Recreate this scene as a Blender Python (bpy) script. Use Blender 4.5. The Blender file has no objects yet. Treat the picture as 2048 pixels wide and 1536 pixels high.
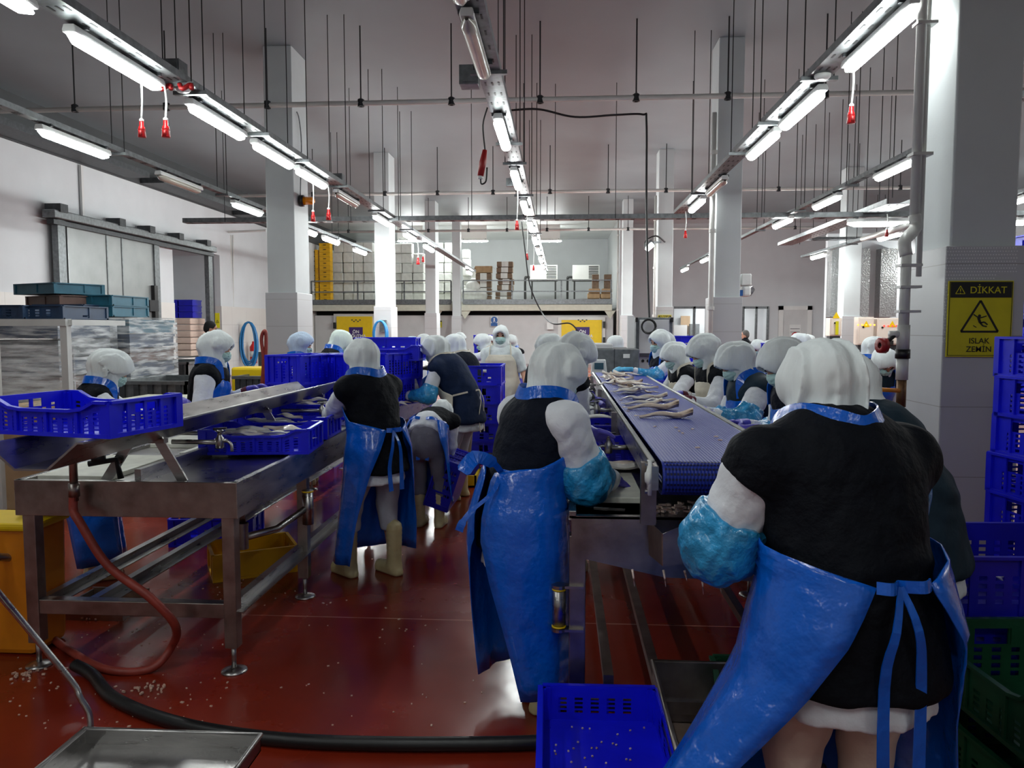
import bpy, math, random
import numpy as np
from math import sin, cos, pi, radians as rad, sqrt, atan2
from mathutils import Vector, Matrix
random.seed(7); rng = np.random.default_rng(7)
sc = bpy.context.scene; col = sc.collection
# ---------------------------------------------------------------- camera, world, exposure
FPX = 1539.0; PITCH = 4.16; YAW = 3.69; EYE = 1.6
cd = bpy.data.cameras.new('camera'); cam = bpy.data.objects.new('camera', cd); col.objects.link(cam)
cd.sensor_width = 36; cd.lens = FPX/2048*36; cd.clip_start = .05; cd.clip_end = 200
cam.location = (0, 0, EYE); cam.rotation_euler = (rad(90-PITCH), 0, rad(YAW)); sc.camera = cam
w = bpy.data.worlds.new('world'); sc.world = w; w.use_nodes = True
w.node_tree.nodes['Background'].inputs[0].default_value = (.5, .53, .55, 1)
w.node_tree.nodes['Background'].inputs[1].default_value = .02
sc.view_settings.view_transform = 'Standard'; sc.view_settings.look = 'None'
sc.view_settings.exposure = -0.08; sc.view_settings.gamma = 1
LAMP = 50.0
CR = Matrix.Rotation(rad(YAW), 3, 'Z') @ Matrix.Rotation(rad(90-PITCH), 3, 'X')
def ray(px, py): return CR @ Vector(((px-1024)/FPX, (768-py)/FPX, -1))
def WY(px, py, Y): r = ray(px, py); return Vector((0, 0, EYE)) + r*(Y/r.y)
def WZ(px, py, Z): r = ray(px, py); return Vector((0, 0, EYE)) + r*((Z-EYE)/r.z)
def WX(px, py, X): r = ray(px, py); return Vector((0, 0, EYE)) + r*(X/r.x)
V = Vector
# ---------------------------------------------------------------- materials
def lin(c):
    return tuple((x/255/12.92 if x/255 <= .04045 else ((x/255+.055)/1.055)**2.4) for x in c) + (1,)
MATS = {}
def mat(name, c, rough=.5, metal=0, noise=0, nscale=8, bump=0, bscale=40, coat=0, spec=.5, emit=0, rnoise=0, alpha=1, stretch=None, trans=0, sheen=0):
    if name in MATS: return MATS[name]
    m = bpy.data.materials.new(name); m.use_nodes = True; nt = m.node_tree; b = nt.nodes['Principled BSDF']
    N = nt.nodes.new; L = nt.links.new
    b.inputs['Base Color'].default_value = lin(c); b.inputs['Roughness'].default_value = rough; b.inputs['Metallic'].default_value = metal
    b.inputs['Coat Weight'].default_value = coat; b.inputs['Coat Roughness'].default_value = .12
    b.inputs['Specular IOR Level'].default_value = spec; b.inputs['Alpha'].default_value = alpha; b.inputs['Transmission Weight'].default_value = trans
    b.inputs['Sheen Weight'].default_value = sheen
    if emit: b.inputs['Emission Color'].default_value = lin(c); b.inputs['Emission Strength'].default_value = emit
    tc = N('ShaderNodeTexCoord'); src = tc.outputs['Object']
    if stretch:
        mp = N('ShaderNodeMapping'); mp.inputs['Scale'].default_value = stretch; L(src, mp.inputs[0]); src = mp.outputs[0]
    if noise or rnoise:
        n = N('ShaderNodeTexNoise'); n.inputs['Scale'].default_value = nscale; n.inputs['Detail'].default_value = 6; L(src, n.inputs['Vector'])
        if noise:
            mx = N('ShaderNodeMix'); mx.data_type = 'RGBA'
            mx.inputs[6].default_value = tuple(x*(1-noise) for x in lin(c)[:3])+(1,)
            mx.inputs[7].default_value = tuple(min(1, x*(1+noise*.6)) for x in lin(c)[:3])+(1,)
            cr = N('ShaderNodeValToRGB'); cr.color_ramp.elements[0].position = .3; cr.color_ramp.elements[1].position = .7
            L(n.outputs[0], cr.inputs[0]); L(cr.outputs[0], mx.inputs[0]); L(mx.outputs[2], b.inputs['Base Color'])
        if rnoise:
            mr = N('ShaderNodeMapRange'); mr.inputs[3].default_value = max(0, rough-rnoise); mr.inputs[4].default_value = rough+rnoise
            L(n.outputs[0], mr.inputs[0]); L(mr.outputs[0], b.inputs['Roughness'])
    if bump:
        n2 = N('ShaderNodeTexNoise'); n2.inputs['Scale'].default_value = bscale; n2.inputs['Detail'].default_value = 4; L(src, n2.inputs['Vector'])
        bp = N('ShaderNodeBump'); bp.inputs['Strength'].default_value = bump; bp.inputs['Distance'].default_value = .02 if bump >= .4 else .01
        L(n2.outputs[0], bp.inputs['Height']); L(bp.outputs[0], b.inputs['Normal'])
    MATS[name] = m; return m
STEEL = mat('steel', (172, 170, 168), .3, 1, noise=.25, nscale=5, rnoise=.12, bump=.08, bscale=60, stretch=(1, 1, 6))
STEELD = mat('steel_worn', (158, 150, 144), .36, 1, noise=.35, nscale=9, rnoise=.14, bump=.1, bscale=30)
GALV = mat('galvanised', (118, 122, 124), .45, .7, noise=.3, nscale=14)
GALVD = mat('galvanised_dark', (70, 73, 76), .5, .5, noise=.3, nscale=14)
DARKM = mat('dark_metal', (34, 35, 38), .5, .4, noise=.2)
ROD = mat('rod_metal', (24, 24, 28), .7)
WHITEP = mat('white_plastic', (220, 222, 220), .4, noise=.05)
PIPEW = mat('pipe_white', (196, 196, 192), .4, noise=.08, nscale=4)
BLACKR = mat('black_rubber', (17, 17, 18), .42, noise=.2, nscale=30, bump=.1)
CABLE = mat('cable_black', (20, 20, 22), .5)
RED = mat('red_plastic', (196, 22, 26), .35)
REDD = mat('red_dull', (150, 24, 26), .45)
HOSER = mat('hose_red_brown', (140, 52, 40), .5, noise=.25, nscale=12, bump=.15, bscale=50)
HOSEB = mat('hose_blue', (28, 112, 170), .4, noise=.1)
CRATE = mat('crate_blue', (18, 24, 222), .3, noise=.12, nscale=6, bump=.06, bscale=25, rnoise=.08)
CRATED = mat('crate_dark_blue', (22, 22, 168), .32, noise=.15, nscale=6)
CRATEG = mat('crate_green', (18, 72, 46), .42, noise=.25, nscale=8, bump=.05)
CRATET = mat('crate_teal', (28, 88, 108), .5, noise=.2, nscale=7)
CRATEN = mat('crate_navy', (34, 56, 84), .5, noise=.25, nscale=7)
CRATEO = mat('crate_brown', (96, 70, 62), .55, noise=.25, nscale=7)
CRATEY = mat('crate_yellow', (226, 172, 8), .4, noise=.1, nscale=5)
YELLOW = mat('yellow_paint', (232, 196, 8), .4, noise=.05)
YELSIGN = mat('sign_yellow', (206, 196, 22), .35, noise=.12, nscale=5)
BLACKP = mat('black_print', (22, 24, 22), .5, noise=.1)
ORANGE = mat('orange_bin', (214, 128, 10), .45, noise=.2, nscale=4)
PURPLE = mat('purple_print', (58, 32, 104), .5)
BLUEP = mat('blue_print', (20, 82, 150), .45)
GREENP = mat('green_plastic', (112, 176, 20), .4)
AMBER = mat('amber_lens', (236, 138, 6), .2, coat=.5)
BOARD = mat('cutting_board', (222, 222, 208), .45, noise=.14, nscale=14, bump=.1)
CARD = mat('cardboard', (168, 138, 104), .8, noise=.2, nscale=6)
CARDD = mat('cardboard_dark', (122, 102, 84), .85, noise=.25, nscale=12)
FOAM = mat('styrofoam', (216, 218, 214), .75, noise=.12, nscale=5, bump=.15, bscale=40)
PAPERB = mat('pinkish_sheets', (206, 182, 168), .75, noise=.18, nscale=3, stretch=(1, 1, 14))
PANELG = mat('panel_grey', (196, 196, 196), .45, noise=.06, nscale=2)
PANELL = mat('panel_light', (214, 214, 212), .45, noise=.05, nscale=2)
CABINET = mat('cabinet_beige', (220, 208, 196), .45)
BEIGE = mat('beam_beige', (196, 196, 180), .6, noise=.08)
GAPSHADE = mat('gap_shade_black', (8, 8, 8), .9)  # black painted as the shade in the gap under the mezzanine beam
SCREEN = mat('screen_glass', (60, 92, 104), .2)
VESTN = mat('vest_navy', (18, 23, 36), .75, spec=.12, noise=.2, nscale=20, bump=.7, bscale=18)
VESTK = mat('vest_black', (14, 17, 24), .72, spec=.12, noise=.2, nscale=20, bump=.7, bscale=18)
VESTB = mat('vest_blue', (27, 41, 70), .7, spec=.12, noise=.2, nscale=14, bump=.4, bscale=16)
VESTT = mat('vest_teal', (34, 50, 62), .7, spec=.12, noise=.2, nscale=16, bump=.35, bscale=22)
SHIRT = mat('shirt_white', (226, 229, 235), .8, noise=.08, nscale=10, bump=.5, bscale=14)
COATW = mat('coat_white', (216, 224, 224), .8, noise=.07, nscale=10, bump=.5, bscale=12)
TROUS = mat('trousers_grey', (178, 180, 190), .85, noise=.12, nscale=9, bump=.5, bscale=11)
TROUSD = mat('trousers_dark_grey', (112, 110, 122), .85, noise=.12, nscale=9, bump=.4, bscale=11)
TROUSC = mat('trousers_cream', (214, 192, 176), .85, noise=.12, nscale=7, bump=.4, bscale=11)
SCARF = mat('scarf_white', (234, 240, 240), .85, noise=.06, nscale=9, bump=.55, bscale=7, stretch=(2.2, 2.2, .6), spec=.2)
SCARFB = mat('scarf_pale_blue', (196, 214, 234), .85, noise=.06, nscale=9, bump=.55, bscale=7, stretch=(2.2, 2.2, .6), spec=.2)
SCARFM = mat('scarf_mint', (226, 240, 230), .85, noise=.06, nscale=9, bump=.55, bscale=7, stretch=(2.2, 2.2, .6), spec=.2)
SKIN = mat('skin', (196, 146, 122), .55, noise=.06, nscale=20)
HAIR = mat('brow_hair', (50, 34, 26), .7)
EYE_M = mat('eye_dark', (40, 26, 20), .2)
MASKM = mat('mask_mint', (178, 212, 208), .75, noise=.05, bump=.3, bscale=30, stretch=(1, 1, 6))
CORD = mat('mask_cord', (160, 200, 188), .7)
GLOVP = mat('glove_purple', (92, 84, 196), .45, noise=.12, nscale=18, bump=.2, bscale=40)
GLOVC = mat('glove_cyan', (84, 178, 220), .45, noise=.12, nscale=18, bump=.2, bscale=40)
COVER = mat('sleeve_cover_cyan', (40, 150, 206), .3, noise=.35, nscale=16, bump=.9, bscale=22, coat=.5)
APRB = mat('apron_blue', (0, 94, 206), .24, noise=.12, nscale=3, bump=.9, bscale=9, coat=.5)
APRD = mat('apron_deep_blue', (8, 66, 170), .27, noise=.12, nscale=3, bump=.5, bscale=7, coat=.5)
APRC = mat('apron_cream', (216, 208, 190), .6, noise=.12, nscale=5, bump=.4, bscale=9)
APRW = mat('apron_white', (222, 226, 222), .5, noise=.08, nscale=5, bump=.4, bscale=9)
BADGE = mat('badge_brown', (120, 52, 32), .6)
CUFFR = mat('cuff_burgundy', (92, 22, 44), .8, bump=.2)
CUFFK = mat('cuff_dark', (24, 32, 44), .8, bump=.2)
BOOT = mat('boot_cream', (208, 194, 146), .42, noise=.14, nscale=10, bump=.1)
FISHB = None
def fish_material(name, dark, mid, light, scale):
    m = bpy.data.materials.new(name); m.use_nodes = True; nt = m.node_tree; b = nt.nodes['Principled BSDF']; N = nt.nodes.new; L = nt.links.new
    tc = N('ShaderNodeTexCoord'); mp = N('ShaderNodeMapping'); mp.inputs['Scale'].default_value = (1.2, 7, 7); L(tc.outputs['Object'], mp.inputs[0])
    n = N('ShaderNodeTexNoise'); n.inputs['Scale'].default_value = scale; n.inputs['Detail'].default_value = 5; L(mp.outputs[0], n.inputs['Vector'])
    cr = N('ShaderNodeValToRGB'); e = cr.color_ramp.elements
    e[0].position = .3; e[0].color = lin(dark); e[1].position = .52; e[1].color = lin(light); x = e.new(.39); x.color = lin(mid)
    L(n.outputs[0], cr.inputs[0]); L(cr.outputs[0], b.inputs['Base Color']); b.inputs['Roughness'].default_value = .32; b.inputs['Coat Weight'].default_value = .4
    return m
FISH = fish_material('fish_flesh', (150, 122, 106), (228, 206, 188), (246, 240, 230), 3.6)
FISHD = fish_material('fish_back', (44, 44, 46), (176, 150, 132), (236, 218, 200), 3.2)
FISHS = fish_material('fish_silver', (58, 60, 64), (190, 190, 186), (236, 236, 230), 3.4)
SCRAP = fish_material('fish_scrap', (96, 62, 52), (170, 130, 112), (224, 200, 186), 8)
# film
def film_mat():
    m = bpy.data.materials.new('stretch_film'); m.use_nodes = True; nt = m.node_tree; b = nt.nodes['Principled BSDF']; N = nt.nodes.new; L = nt.links.new
    tc = N('ShaderNodeTexCoord'); mp = N('ShaderNodeMapping'); mp.inputs['Scale'].default_value = (1, 1, 9); mp.inputs['Rotation'].default_value = (.12, .1, 0); L(tc.outputs['Object'], mp.inputs[0])
    n = N('ShaderNodeTexNoise'); n.inputs['Scale'].default_value = 3; n.inputs['Detail'].default_value = 8; L(mp.outputs[0], n.inputs['Vector'])
    cr = N('ShaderNodeValToRGB'); cr.color_ramp.elements[0].position = .42; cr.color_ramp.elements[0].color = (.12,)*3+(1,); cr.color_ramp.elements[1].position = .68; cr.color_ramp.elements[1].color = (.75,)*3+(1,)
    L(n.outputs[0], cr.inputs[0]); L(cr.outputs[0], b.inputs['Alpha']); b.inputs['Base Color'].default_value = (.75, .77, .78, 1); b.inputs['Roughness'].default_value = .18
    bp = N('ShaderNodeBump'); bp.inputs['Strength'].default_value = .8; L(n.outputs[0], bp.inputs['Height']); L(bp.outputs[0], b.inputs['Normal'])
    return m
FILM = film_mat()
def emis(name, c, s):
    m = bpy.data.materials.new(name); m.use_nodes = True; b = m.node_tree.nodes['Principled BSDF']
    b.inputs['Base Color'].default_value = lin(c); b.inputs['Emission Color'].default_value = lin(c); b.inputs['Emission Strength'].default_value = s; return m
TUBE = emis('lamp_lit', (246, 252, 250), LAMP)
TUBEX = emis('lamp_lit_bright', (246, 252, 250), LAMP*3.6)
TUBEY = emis('lamp_lit_brightest', (246, 252, 250), LAMP*6)
TUBEF = emis('flood_lit', (246, 252, 250), LAMP*.8)
LEDR = emis('led_red', (255, 60, 50), 2.5); LEDA = emis('led_amber', (255, 170, 60), 2.5)
DIFOFF = mat('lamp_diffuser_off', (176, 174, 160), .25, noise=.1, nscale=6, coat=.4)
# ---- room surface materials
def tile_mat(name, c, sx, sz, grout=(150, 148, 146), gw=.006, axis='X', rough=.4, stain=0.06, off=(0, 0)):
    m = bpy.data.materials.new(name); m.use_nodes = True; nt = m.node_tree; b = nt.nodes['Principled BSDF']; N = nt.nodes.new; L = nt.links.new
    tc = N('ShaderNodeTexCoord'); sep = N('ShaderNodeSeparateXYZ'); L(tc.outputs['Object'], sep.inputs[0])
    def line(sock, size, o):
        a = N('ShaderNodeMath'); a.operation = 'ADD'; a.inputs[1].default_value = 1000*size+o; L(sock, a.inputs[0])
        d = N('ShaderNodeMath'); d.operation = 'MODULO'; d.inputs[1].default_value = size; L(a.outputs[0], d.inputs[0])
        l = N('ShaderNodeMath'); l.operation = 'LESS_THAN'; l.inputs[1].default_value = gw; L(d.outputs[0], l.inputs[0]); return l.outputs[0]
    outs = [line(sep.outputs[2], sz, off[1])] if sz else []
    if sx:
        for ax in axis: outs.append(line(sep.outputs['XYZ'.index(ax)], sx, off[0]))
    o = outs[0]
    for q in outs[1:]:
        mm = N('ShaderNodeMath'); mm.operation = 'MAXIMUM'; L(o, mm.inputs[0]); L(q, mm.inputs[1]); o = mm.outputs[0]
    n = N('ShaderNodeTexNoise'); n.inputs['Scale'].default_value = 1.3; n.inputs['Detail'].default_value = 6; L(tc.outputs['Object'], n.inputs[0])
    mx = N('ShaderNodeMix'); mx.data_type = 'RGBA'; mx.inputs[6].default_value = tuple(x*(1-stain*2) for x in lin(c)[:3])+(1,); mx.inputs[7].default_value = lin(c); L(n.outputs[0], mx.inputs[0])
    m2 = N('ShaderNodeMix'); m2.data_type = 'RGBA'; L(o, m2.inputs[0]); L(mx.outputs[2], m2.inputs[6]); m2.inputs[7].default_value = lin(grout)
    L(m2.outputs[2], b.inputs['Base Color']); b.inputs['Roughness'].default_value = rough
    return m
WALLM = mat('wall_paint', (196, 199, 202), .7, noise=.05, nscale=1.2)
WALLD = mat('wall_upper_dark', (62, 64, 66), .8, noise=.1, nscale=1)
WTILE = tile_mat('wall_tile', (208, 204, 200), 1.2, .62, axis='Y')
PAINT = mat('pillar_paint', (190, 196, 197), .6, noise=.05, nscale=2, bump=.05, bscale=60)
PTILE = tile_mat('pillar_tile', (186, 188, 190), 0, .47, off=(0, .02))
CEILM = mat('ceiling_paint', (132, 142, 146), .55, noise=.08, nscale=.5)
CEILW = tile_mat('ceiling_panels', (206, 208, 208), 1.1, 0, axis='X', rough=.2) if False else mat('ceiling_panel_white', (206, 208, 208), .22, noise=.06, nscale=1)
def floor_mat():
    m = bpy.data.materials.new('floor_red_wet'); m.use_nodes = True; nt = m.node_tree; b = nt.nodes['Principled BSDF']; N = nt.nodes.new; L = nt.links.new
    tc = N('ShaderNodeTexCoord'); sep = N('ShaderNodeSeparateXYZ'); L(tc.outputs['Object'], sep.inputs[0])
    n = N('ShaderNodeTexNoise'); n.inputs['Scale'].default_value = .9; n.inputs['Detail'].default_value = 7; L(tc.outputs['Object'], n.inputs[0])
    cr = N('ShaderNodeValToRGB'); cr.color_ramp.elements[0].position = .35; cr.color_ramp.elements[0].color = lin((104, 30, 18)); cr.color_ramp.elements[1].position = .7; cr.color_ramp.elements[1].color = lin((146, 42, 18)); L(n.outputs[0], cr.inputs[0])
    def line(sock, size, o, wd):
        a = N('ShaderNodeMath'); a.operation = 'ADD'; a.inputs[1].default_value = 100*size-o; L(sock, a.inputs[0])
        d = N('ShaderNodeMath'); d.operation = 'MODULO'; d.inputs[1].default_value = size; L(a.outputs[0], d.inputs[0])
        l = N('ShaderNodeMath'); l.operation = 'LESS_THAN'; l.inputs[1].default_value = wd; L(d.outputs[0], l.inputs[0]); return l.outputs[0]
    mm = N('ShaderNodeMath'); mm.operation = 'MAXIMUM'; L(line(sep.outputs[1], 5, 4.09, .009), mm.inputs[0]); L(line(sep.outputs[0], 6, -3.0, .008), mm.inputs[1])
    n3 = N('ShaderNodeTexNoise'); n3.inputs['Scale'].default_value = 7; L(tc.outputs['Object'], n3.inputs[0])
    ml = N('ShaderNodeMath'); ml.operation = 'MULTIPLY'; L(mm.outputs[0], ml.inputs[0]); L(n3.outputs[0], ml.inputs[1])
    mx = N('ShaderNodeMix'); mx.data_type = 'RGBA'; L(ml.outputs[0], mx.inputs[0]); L(cr.outputs[0], mx.inputs[6]); mx.inputs[7].default_value = lin((230, 170, 150)); L(mx.outputs[2], b.inputs['Base Color'])
    mr = N('ShaderNodeMapRange'); mr.inputs[1].default_value = .35; mr.inputs[2].default_value = .65; mr.inputs[3].default_value = .1; mr.inputs[4].default_value = .34; L(n.outputs[0], mr.inputs[0]); L(mr.outputs[0], b.inputs['Roughness'])
    n2 = N('ShaderNodeTexNoise'); n2.inputs['Scale'].default_value = 5; n2.inputs['Detail'].default_value = 3; L(tc.outputs['Object'], n2.inputs[0])
    bp = N('ShaderNodeBump'); bp.inputs['Strength'].default_value = .12; bp.inputs['Distance'].default_value = .01; L(n2.outputs[0], bp.inputs['Height']); L(bp.outputs[0], b.inputs['Normal'])
    b.inputs['Specular IOR Level'].default_value = .55
    return m
FLOORM = floor_mat()
def belt_mat(holes):
    m = bpy.data.materials.new('belt_end_holes' if holes else 'belt_blue'); m.use_nodes = True; nt = m.node_tree; b = nt.nodes['Principled BSDF']; N = nt.nodes.new; L = nt.links.new
    tc = N('ShaderNodeTexCoord')
    wv = N('ShaderNodeTexWave'); wv.wave_type = 'BANDS'; wv.bands_direction = 'X'; wv.inputs['Scale'].default_value = 26; wv.inputs['Distortion'].default_value = .6; L(tc.outputs['Object'], wv.inputs[0])
    n = N('ShaderNodeTexNoise'); n.inputs['Scale'].default_value = 60; L(tc.outputs['Object'], n.inputs[0])
    ad = N('ShaderNodeMath'); ad.operation = 'ADD'; L(wv.outputs['Fac'], ad.inputs[0]); L(n.outputs[0], ad.inputs[1])
    bp = N('ShaderNodeBump'); bp.inputs['Strength'].default_value = .5; bp.inputs['Distance'].default_value = .004; L(ad.outputs[0], bp.inputs['Height']); L(bp.outputs[0], b.inputs['Normal'])
    b.inputs['Base Color'].default_value = lin((36, 54, 150)); b.inputs['Roughness'].default_value = .5; b.inputs['Specular IOR Level'].default_value = .3
    return m
BELT = belt_mat(False)
BELTH = mat('belt_hole_dark', (8, 12, 60), .5)
# ---------------------------------------------------------------- builders
def tag(o, label=None, cat=None, group=None, kind=None):
    if label and not 4 <= len(label.split()) <= 16: print('LABELLEN', label)
    if label: o['label'] = label
    if cat: o['category'] = cat
    if group: o['group'] = group
    if kind: o['kind'] = kind
    return o
def thing(name, label, cat, loc=(0, 0, 0), rz=0, group=None, scale=1):
    o = bpy.data.objects.new(name, None); col.objects.link(o); o.location = loc; o.rotation_euler = (0, 0, rz); o.scale = (scale,)*3
    o.empty_display_size = .1
    return tag(o, label, cat, group)
def link(name, me, m, parent=None, smooth=False):
    if m: me.materials.append(m)
    if smooth: me.polygons.foreach_set('use_smooth', np.ones(len(me.polygons), bool))
    o = bpy.data.objects.new(name, me); col.objects.link(o)
    if parent: o.parent = parent
    return o
def origin(p):
    v = V((0, 0, 0))
    while p is not None: v = v + p.location; p = p.parent
    return v
class MB:
    def __init__(s): s.v = []; s.f = []
    def add(s, vs, fs):
        n = len(s.v); s.v += [tuple(x) for x in vs]; s.f += [tuple(n+i for i in f) for f in fs]; return s
    def box(s, lo, hi):
        x0, y0, z0 = lo; x1, y1, z1 = hi
        return s.add([(x0,y0,z0),(x1,y0,z0),(x1,y1,z0),(x0,y1,z0),(x0,y0,z1),(x1,y0,z1),(x1,y1,z1),(x0,y1,z1)],
              [(0,3,2,1),(4,5,6,7),(0,1,5,4),(1,2,6,5),(2,3,7,6),(3,0,4,7)])
    def cbox(s, c, d, rz=0, rx=0):
        R = Matrix.Rotation(rz, 3, 'Z') @ Matrix.Rotation(rx, 3, 'X'); c = V(c); hx, hy, hz = d[0]/2, d[1]/2, d[2]/2
        vs = [c+R@V(p) for p in [(-hx,-hy,-hz),(hx,-hy,-hz),(hx,hy,-hz),(-hx,hy,-hz),(-hx,-hy,hz),(hx,-hy,hz),(hx,hy,hz),(-hx,hy,hz)]]
        return s.add(vs, [(0,3,2,1),(4,5,6,7),(0,1,5,4),(1,2,6,5),(2,3,7,6),(3,0,4,7)])
    def bar(s, a, b, w, h, up=(0, 0, 1)):
        a, b = V(a), V(b); t = (b-a).normalized(); u = V(up)
        if abs(t.dot(u)) > .98: u = V((0, 1, 0))
        sd = t.cross(u).normalized(); u = sd.cross(t); vs = []
        for p in (a, b):
            for i, j in ((-1,-1),(1,-1),(1,1),(-1,1)): vs.append(p+sd*(i*w/2)+u*(j*h/2))
        return s.add(vs, [(0,1,2,3),(7,6,5,4),(0,4,5,1),(1,5,6,2),(2,6,7,3),(3,7,4,0)])
    def tube(s, pts, r, n=8, cap=True):
        pts = [V(p) for p in pts]; rs = r if isinstance(r, (list, tuple)) else [r]*len(pts); vs = []; fs = []
        t0 = (pts[1]-pts[0]).normalized(); u = t0.orthogonal().normalized()
        for i, p in enumerate(pts):
            t = (pts[min(i+1, len(pts)-1)]-pts[max(i-1, 0)]).normalized()
            u = (u-t*u.dot(t)).normalized(); q = t.cross(u)
            for k in range(n): a = 2*pi*k/n; vs.append(p+(u*cos(a)+q*sin(a))*rs[i])
        for i in range(len(pts)-1):
            for k in range(n): fs.append((i*n+k, i*n+(k+1)%n, (i+1)*n+(k+1)%n, (i+1)*n+k))
        if cap: fs += [tuple(range(n))[::-1], tuple(range((len(pts)-1)*n, len(pts)*n))]
        return s.add(vs, fs)
    def disc(s, c, r, h, axis=(0, 0, 1), n=24): c = V(c); return s.tube([c, c+V(axis).normalized()*h], r, n)
    def lathe(s, prof, c, axis=(0, 0, 1), n=20):
        c = V(c); ax = V(axis).normalized(); u = ax.orthogonal().normalized(); q = ax.cross(u); vs = []; fs = []
        for r, z in prof:
            for k in range(n): a = 2*pi*k/n; vs.append(c+ax*z+(u*cos(a)+q*sin(a))*max(r, 1e-4))
        for i in range(len(prof)-1):
            for k in range(n): fs.append((i*n+k, i*n+(k+1)%n, (i+1)*n+(k+1)%n, (i+1)*n+k))
        return s.add(vs, fs)
    def prism(s, pts, d):   # polygon (3D pts) extruded by vector d
        n = len(pts); d = V(d); vs = [V(p) for p in pts]+[V(p)+d for p in pts]
        return s.add(vs, [tuple(range(n))[::-1], tuple(range(n, 2*n))]+[(i, (i+1)%n, n+(i+1)%n, n+i) for i in range(n)])
    def ribbon(s, pts, w, t, nrm):
        pts = [V(p) for p in pts]; vs = []; fs = []; m = len(pts)
        for i, p in enumerate(pts):
            tg = (pts[min(i+1, m-1)]-pts[max(i-1, 0)]).normalized(); nn = V(nrm[i] if isinstance(nrm, list) else nrm); nn = (nn-tg*nn.dot(tg))
            nn = nn.normalized() if nn.length > 1e-5 else tg.orthogonal().normalized(); sd = tg.cross(nn); ww = w[i] if isinstance(w, list) else w
            for a, b in ((-1,-1),(1,-1),(1,1),(-1,1)): vs.append(p+sd*(a*ww/2)+nn*(b*t/2))
        for i in range(m-1):
            for k in range(4): fs.append((i*4+k, i*4+(k+1)%4, i*4+4+(k+1)%4, i*4+4+k))
        fs += [(3, 2, 1, 0), tuple(4*(m-1)+k for k in range(4))]
        return s.add(vs, fs)
    def sheet(s, rows):
        n = len(rows[0]); vs = [p for r in rows for p in r]; fs = []
        for i in range(len(rows)-1):
            for k in range(n-1): fs.append((i*n+k, i*n+k+1, (i+1)*n+k+1, (i+1)*n+k))
        return s.add(vs, fs)
    def build(s, name, m, parent=None, smooth=False, local=False, bevel=0, solid=0, label=None, cat=None, group=None, kind=None, org=None):
        vs = np.array(s.v, float)
        if parent is not None and not local: vs = vs-np.array(origin(parent))
        loc = None
        if parent is None:
            loc = np.array(org) if org is not None else np.array([(vs[:, 0].min()+vs[:, 0].max())/2, (vs[:, 1].min()+vs[:, 1].max())/2, vs[:, 2].min()]); vs = vs-loc
        me = bpy.data.meshes.new(name); me.from_pydata(vs.tolist(), [], s.f); me.update()
        o = link(name, me, m, parent, smooth)
        if loc is not None: o.location = loc
        if bevel:
            b = o.modifiers.new('b', 'BEVEL'); b.width = bevel; b.segments = 2; b.limit_method = 'ANGLE'
        if solid:
            b = o.modifiers.new('s', 'SOLIDIFY'); b.thickness = solid; b.offset = 0
        return tag(o, label, cat, group, kind)
def copy_tree(o, parent=None):
    c = o.copy(); col.objects.link(c); c.parent = parent
    for ch in list(o.children): copy_tree(ch, c)
    return c
def dup(o, loc, rz=0, label=None, group=None):
    c = copy_tree(o); c.location = loc; c.rotation_euler = (0, 0, rz) if not isinstance(rz, tuple) else rz
    if label: c['label'] = label
    if group: c['group'] = group
    return c
def smooth_path(pts, n=8):
    P = [V(p) for p in pts]; out = []
    for i in range(len(P)-1):
        a = P[max(i-1, 0)]; b = P[i]; c = P[i+1]; d = P[min(i+2, len(P)-1)]
        for k in range(n):
            t = k/n; out.append(.5*((2*b)+(c-a)*t+(2*a-5*b+4*c-d)*t*t+(3*b-a-3*c+d)*t**3))
    return out+[P[-1]]
def text_mesh(s, size, name, m, parent, loc, rot, bold=0, depth=.0005):
    cu = bpy.data.curves.new(name, 'FONT'); cu.body = s; cu.size = size; cu.align_x = 'CENTER'; cu.align_y = 'CENTER'; cu.extrude = depth; cu.offset = bold
    t = bpy.data.objects.new(name, cu); col.objects.link(t); dg = bpy.context.evaluated_depsgraph_get()
    me = bpy.data.meshes.new_from_object(t.evaluated_get(dg)); col.objects.unlink(t); bpy.data.objects.remove(t)
    me.materials.clear(); o = link(name, me, m, parent); o.location = loc; o.rotation_euler = rot; return o
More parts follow.
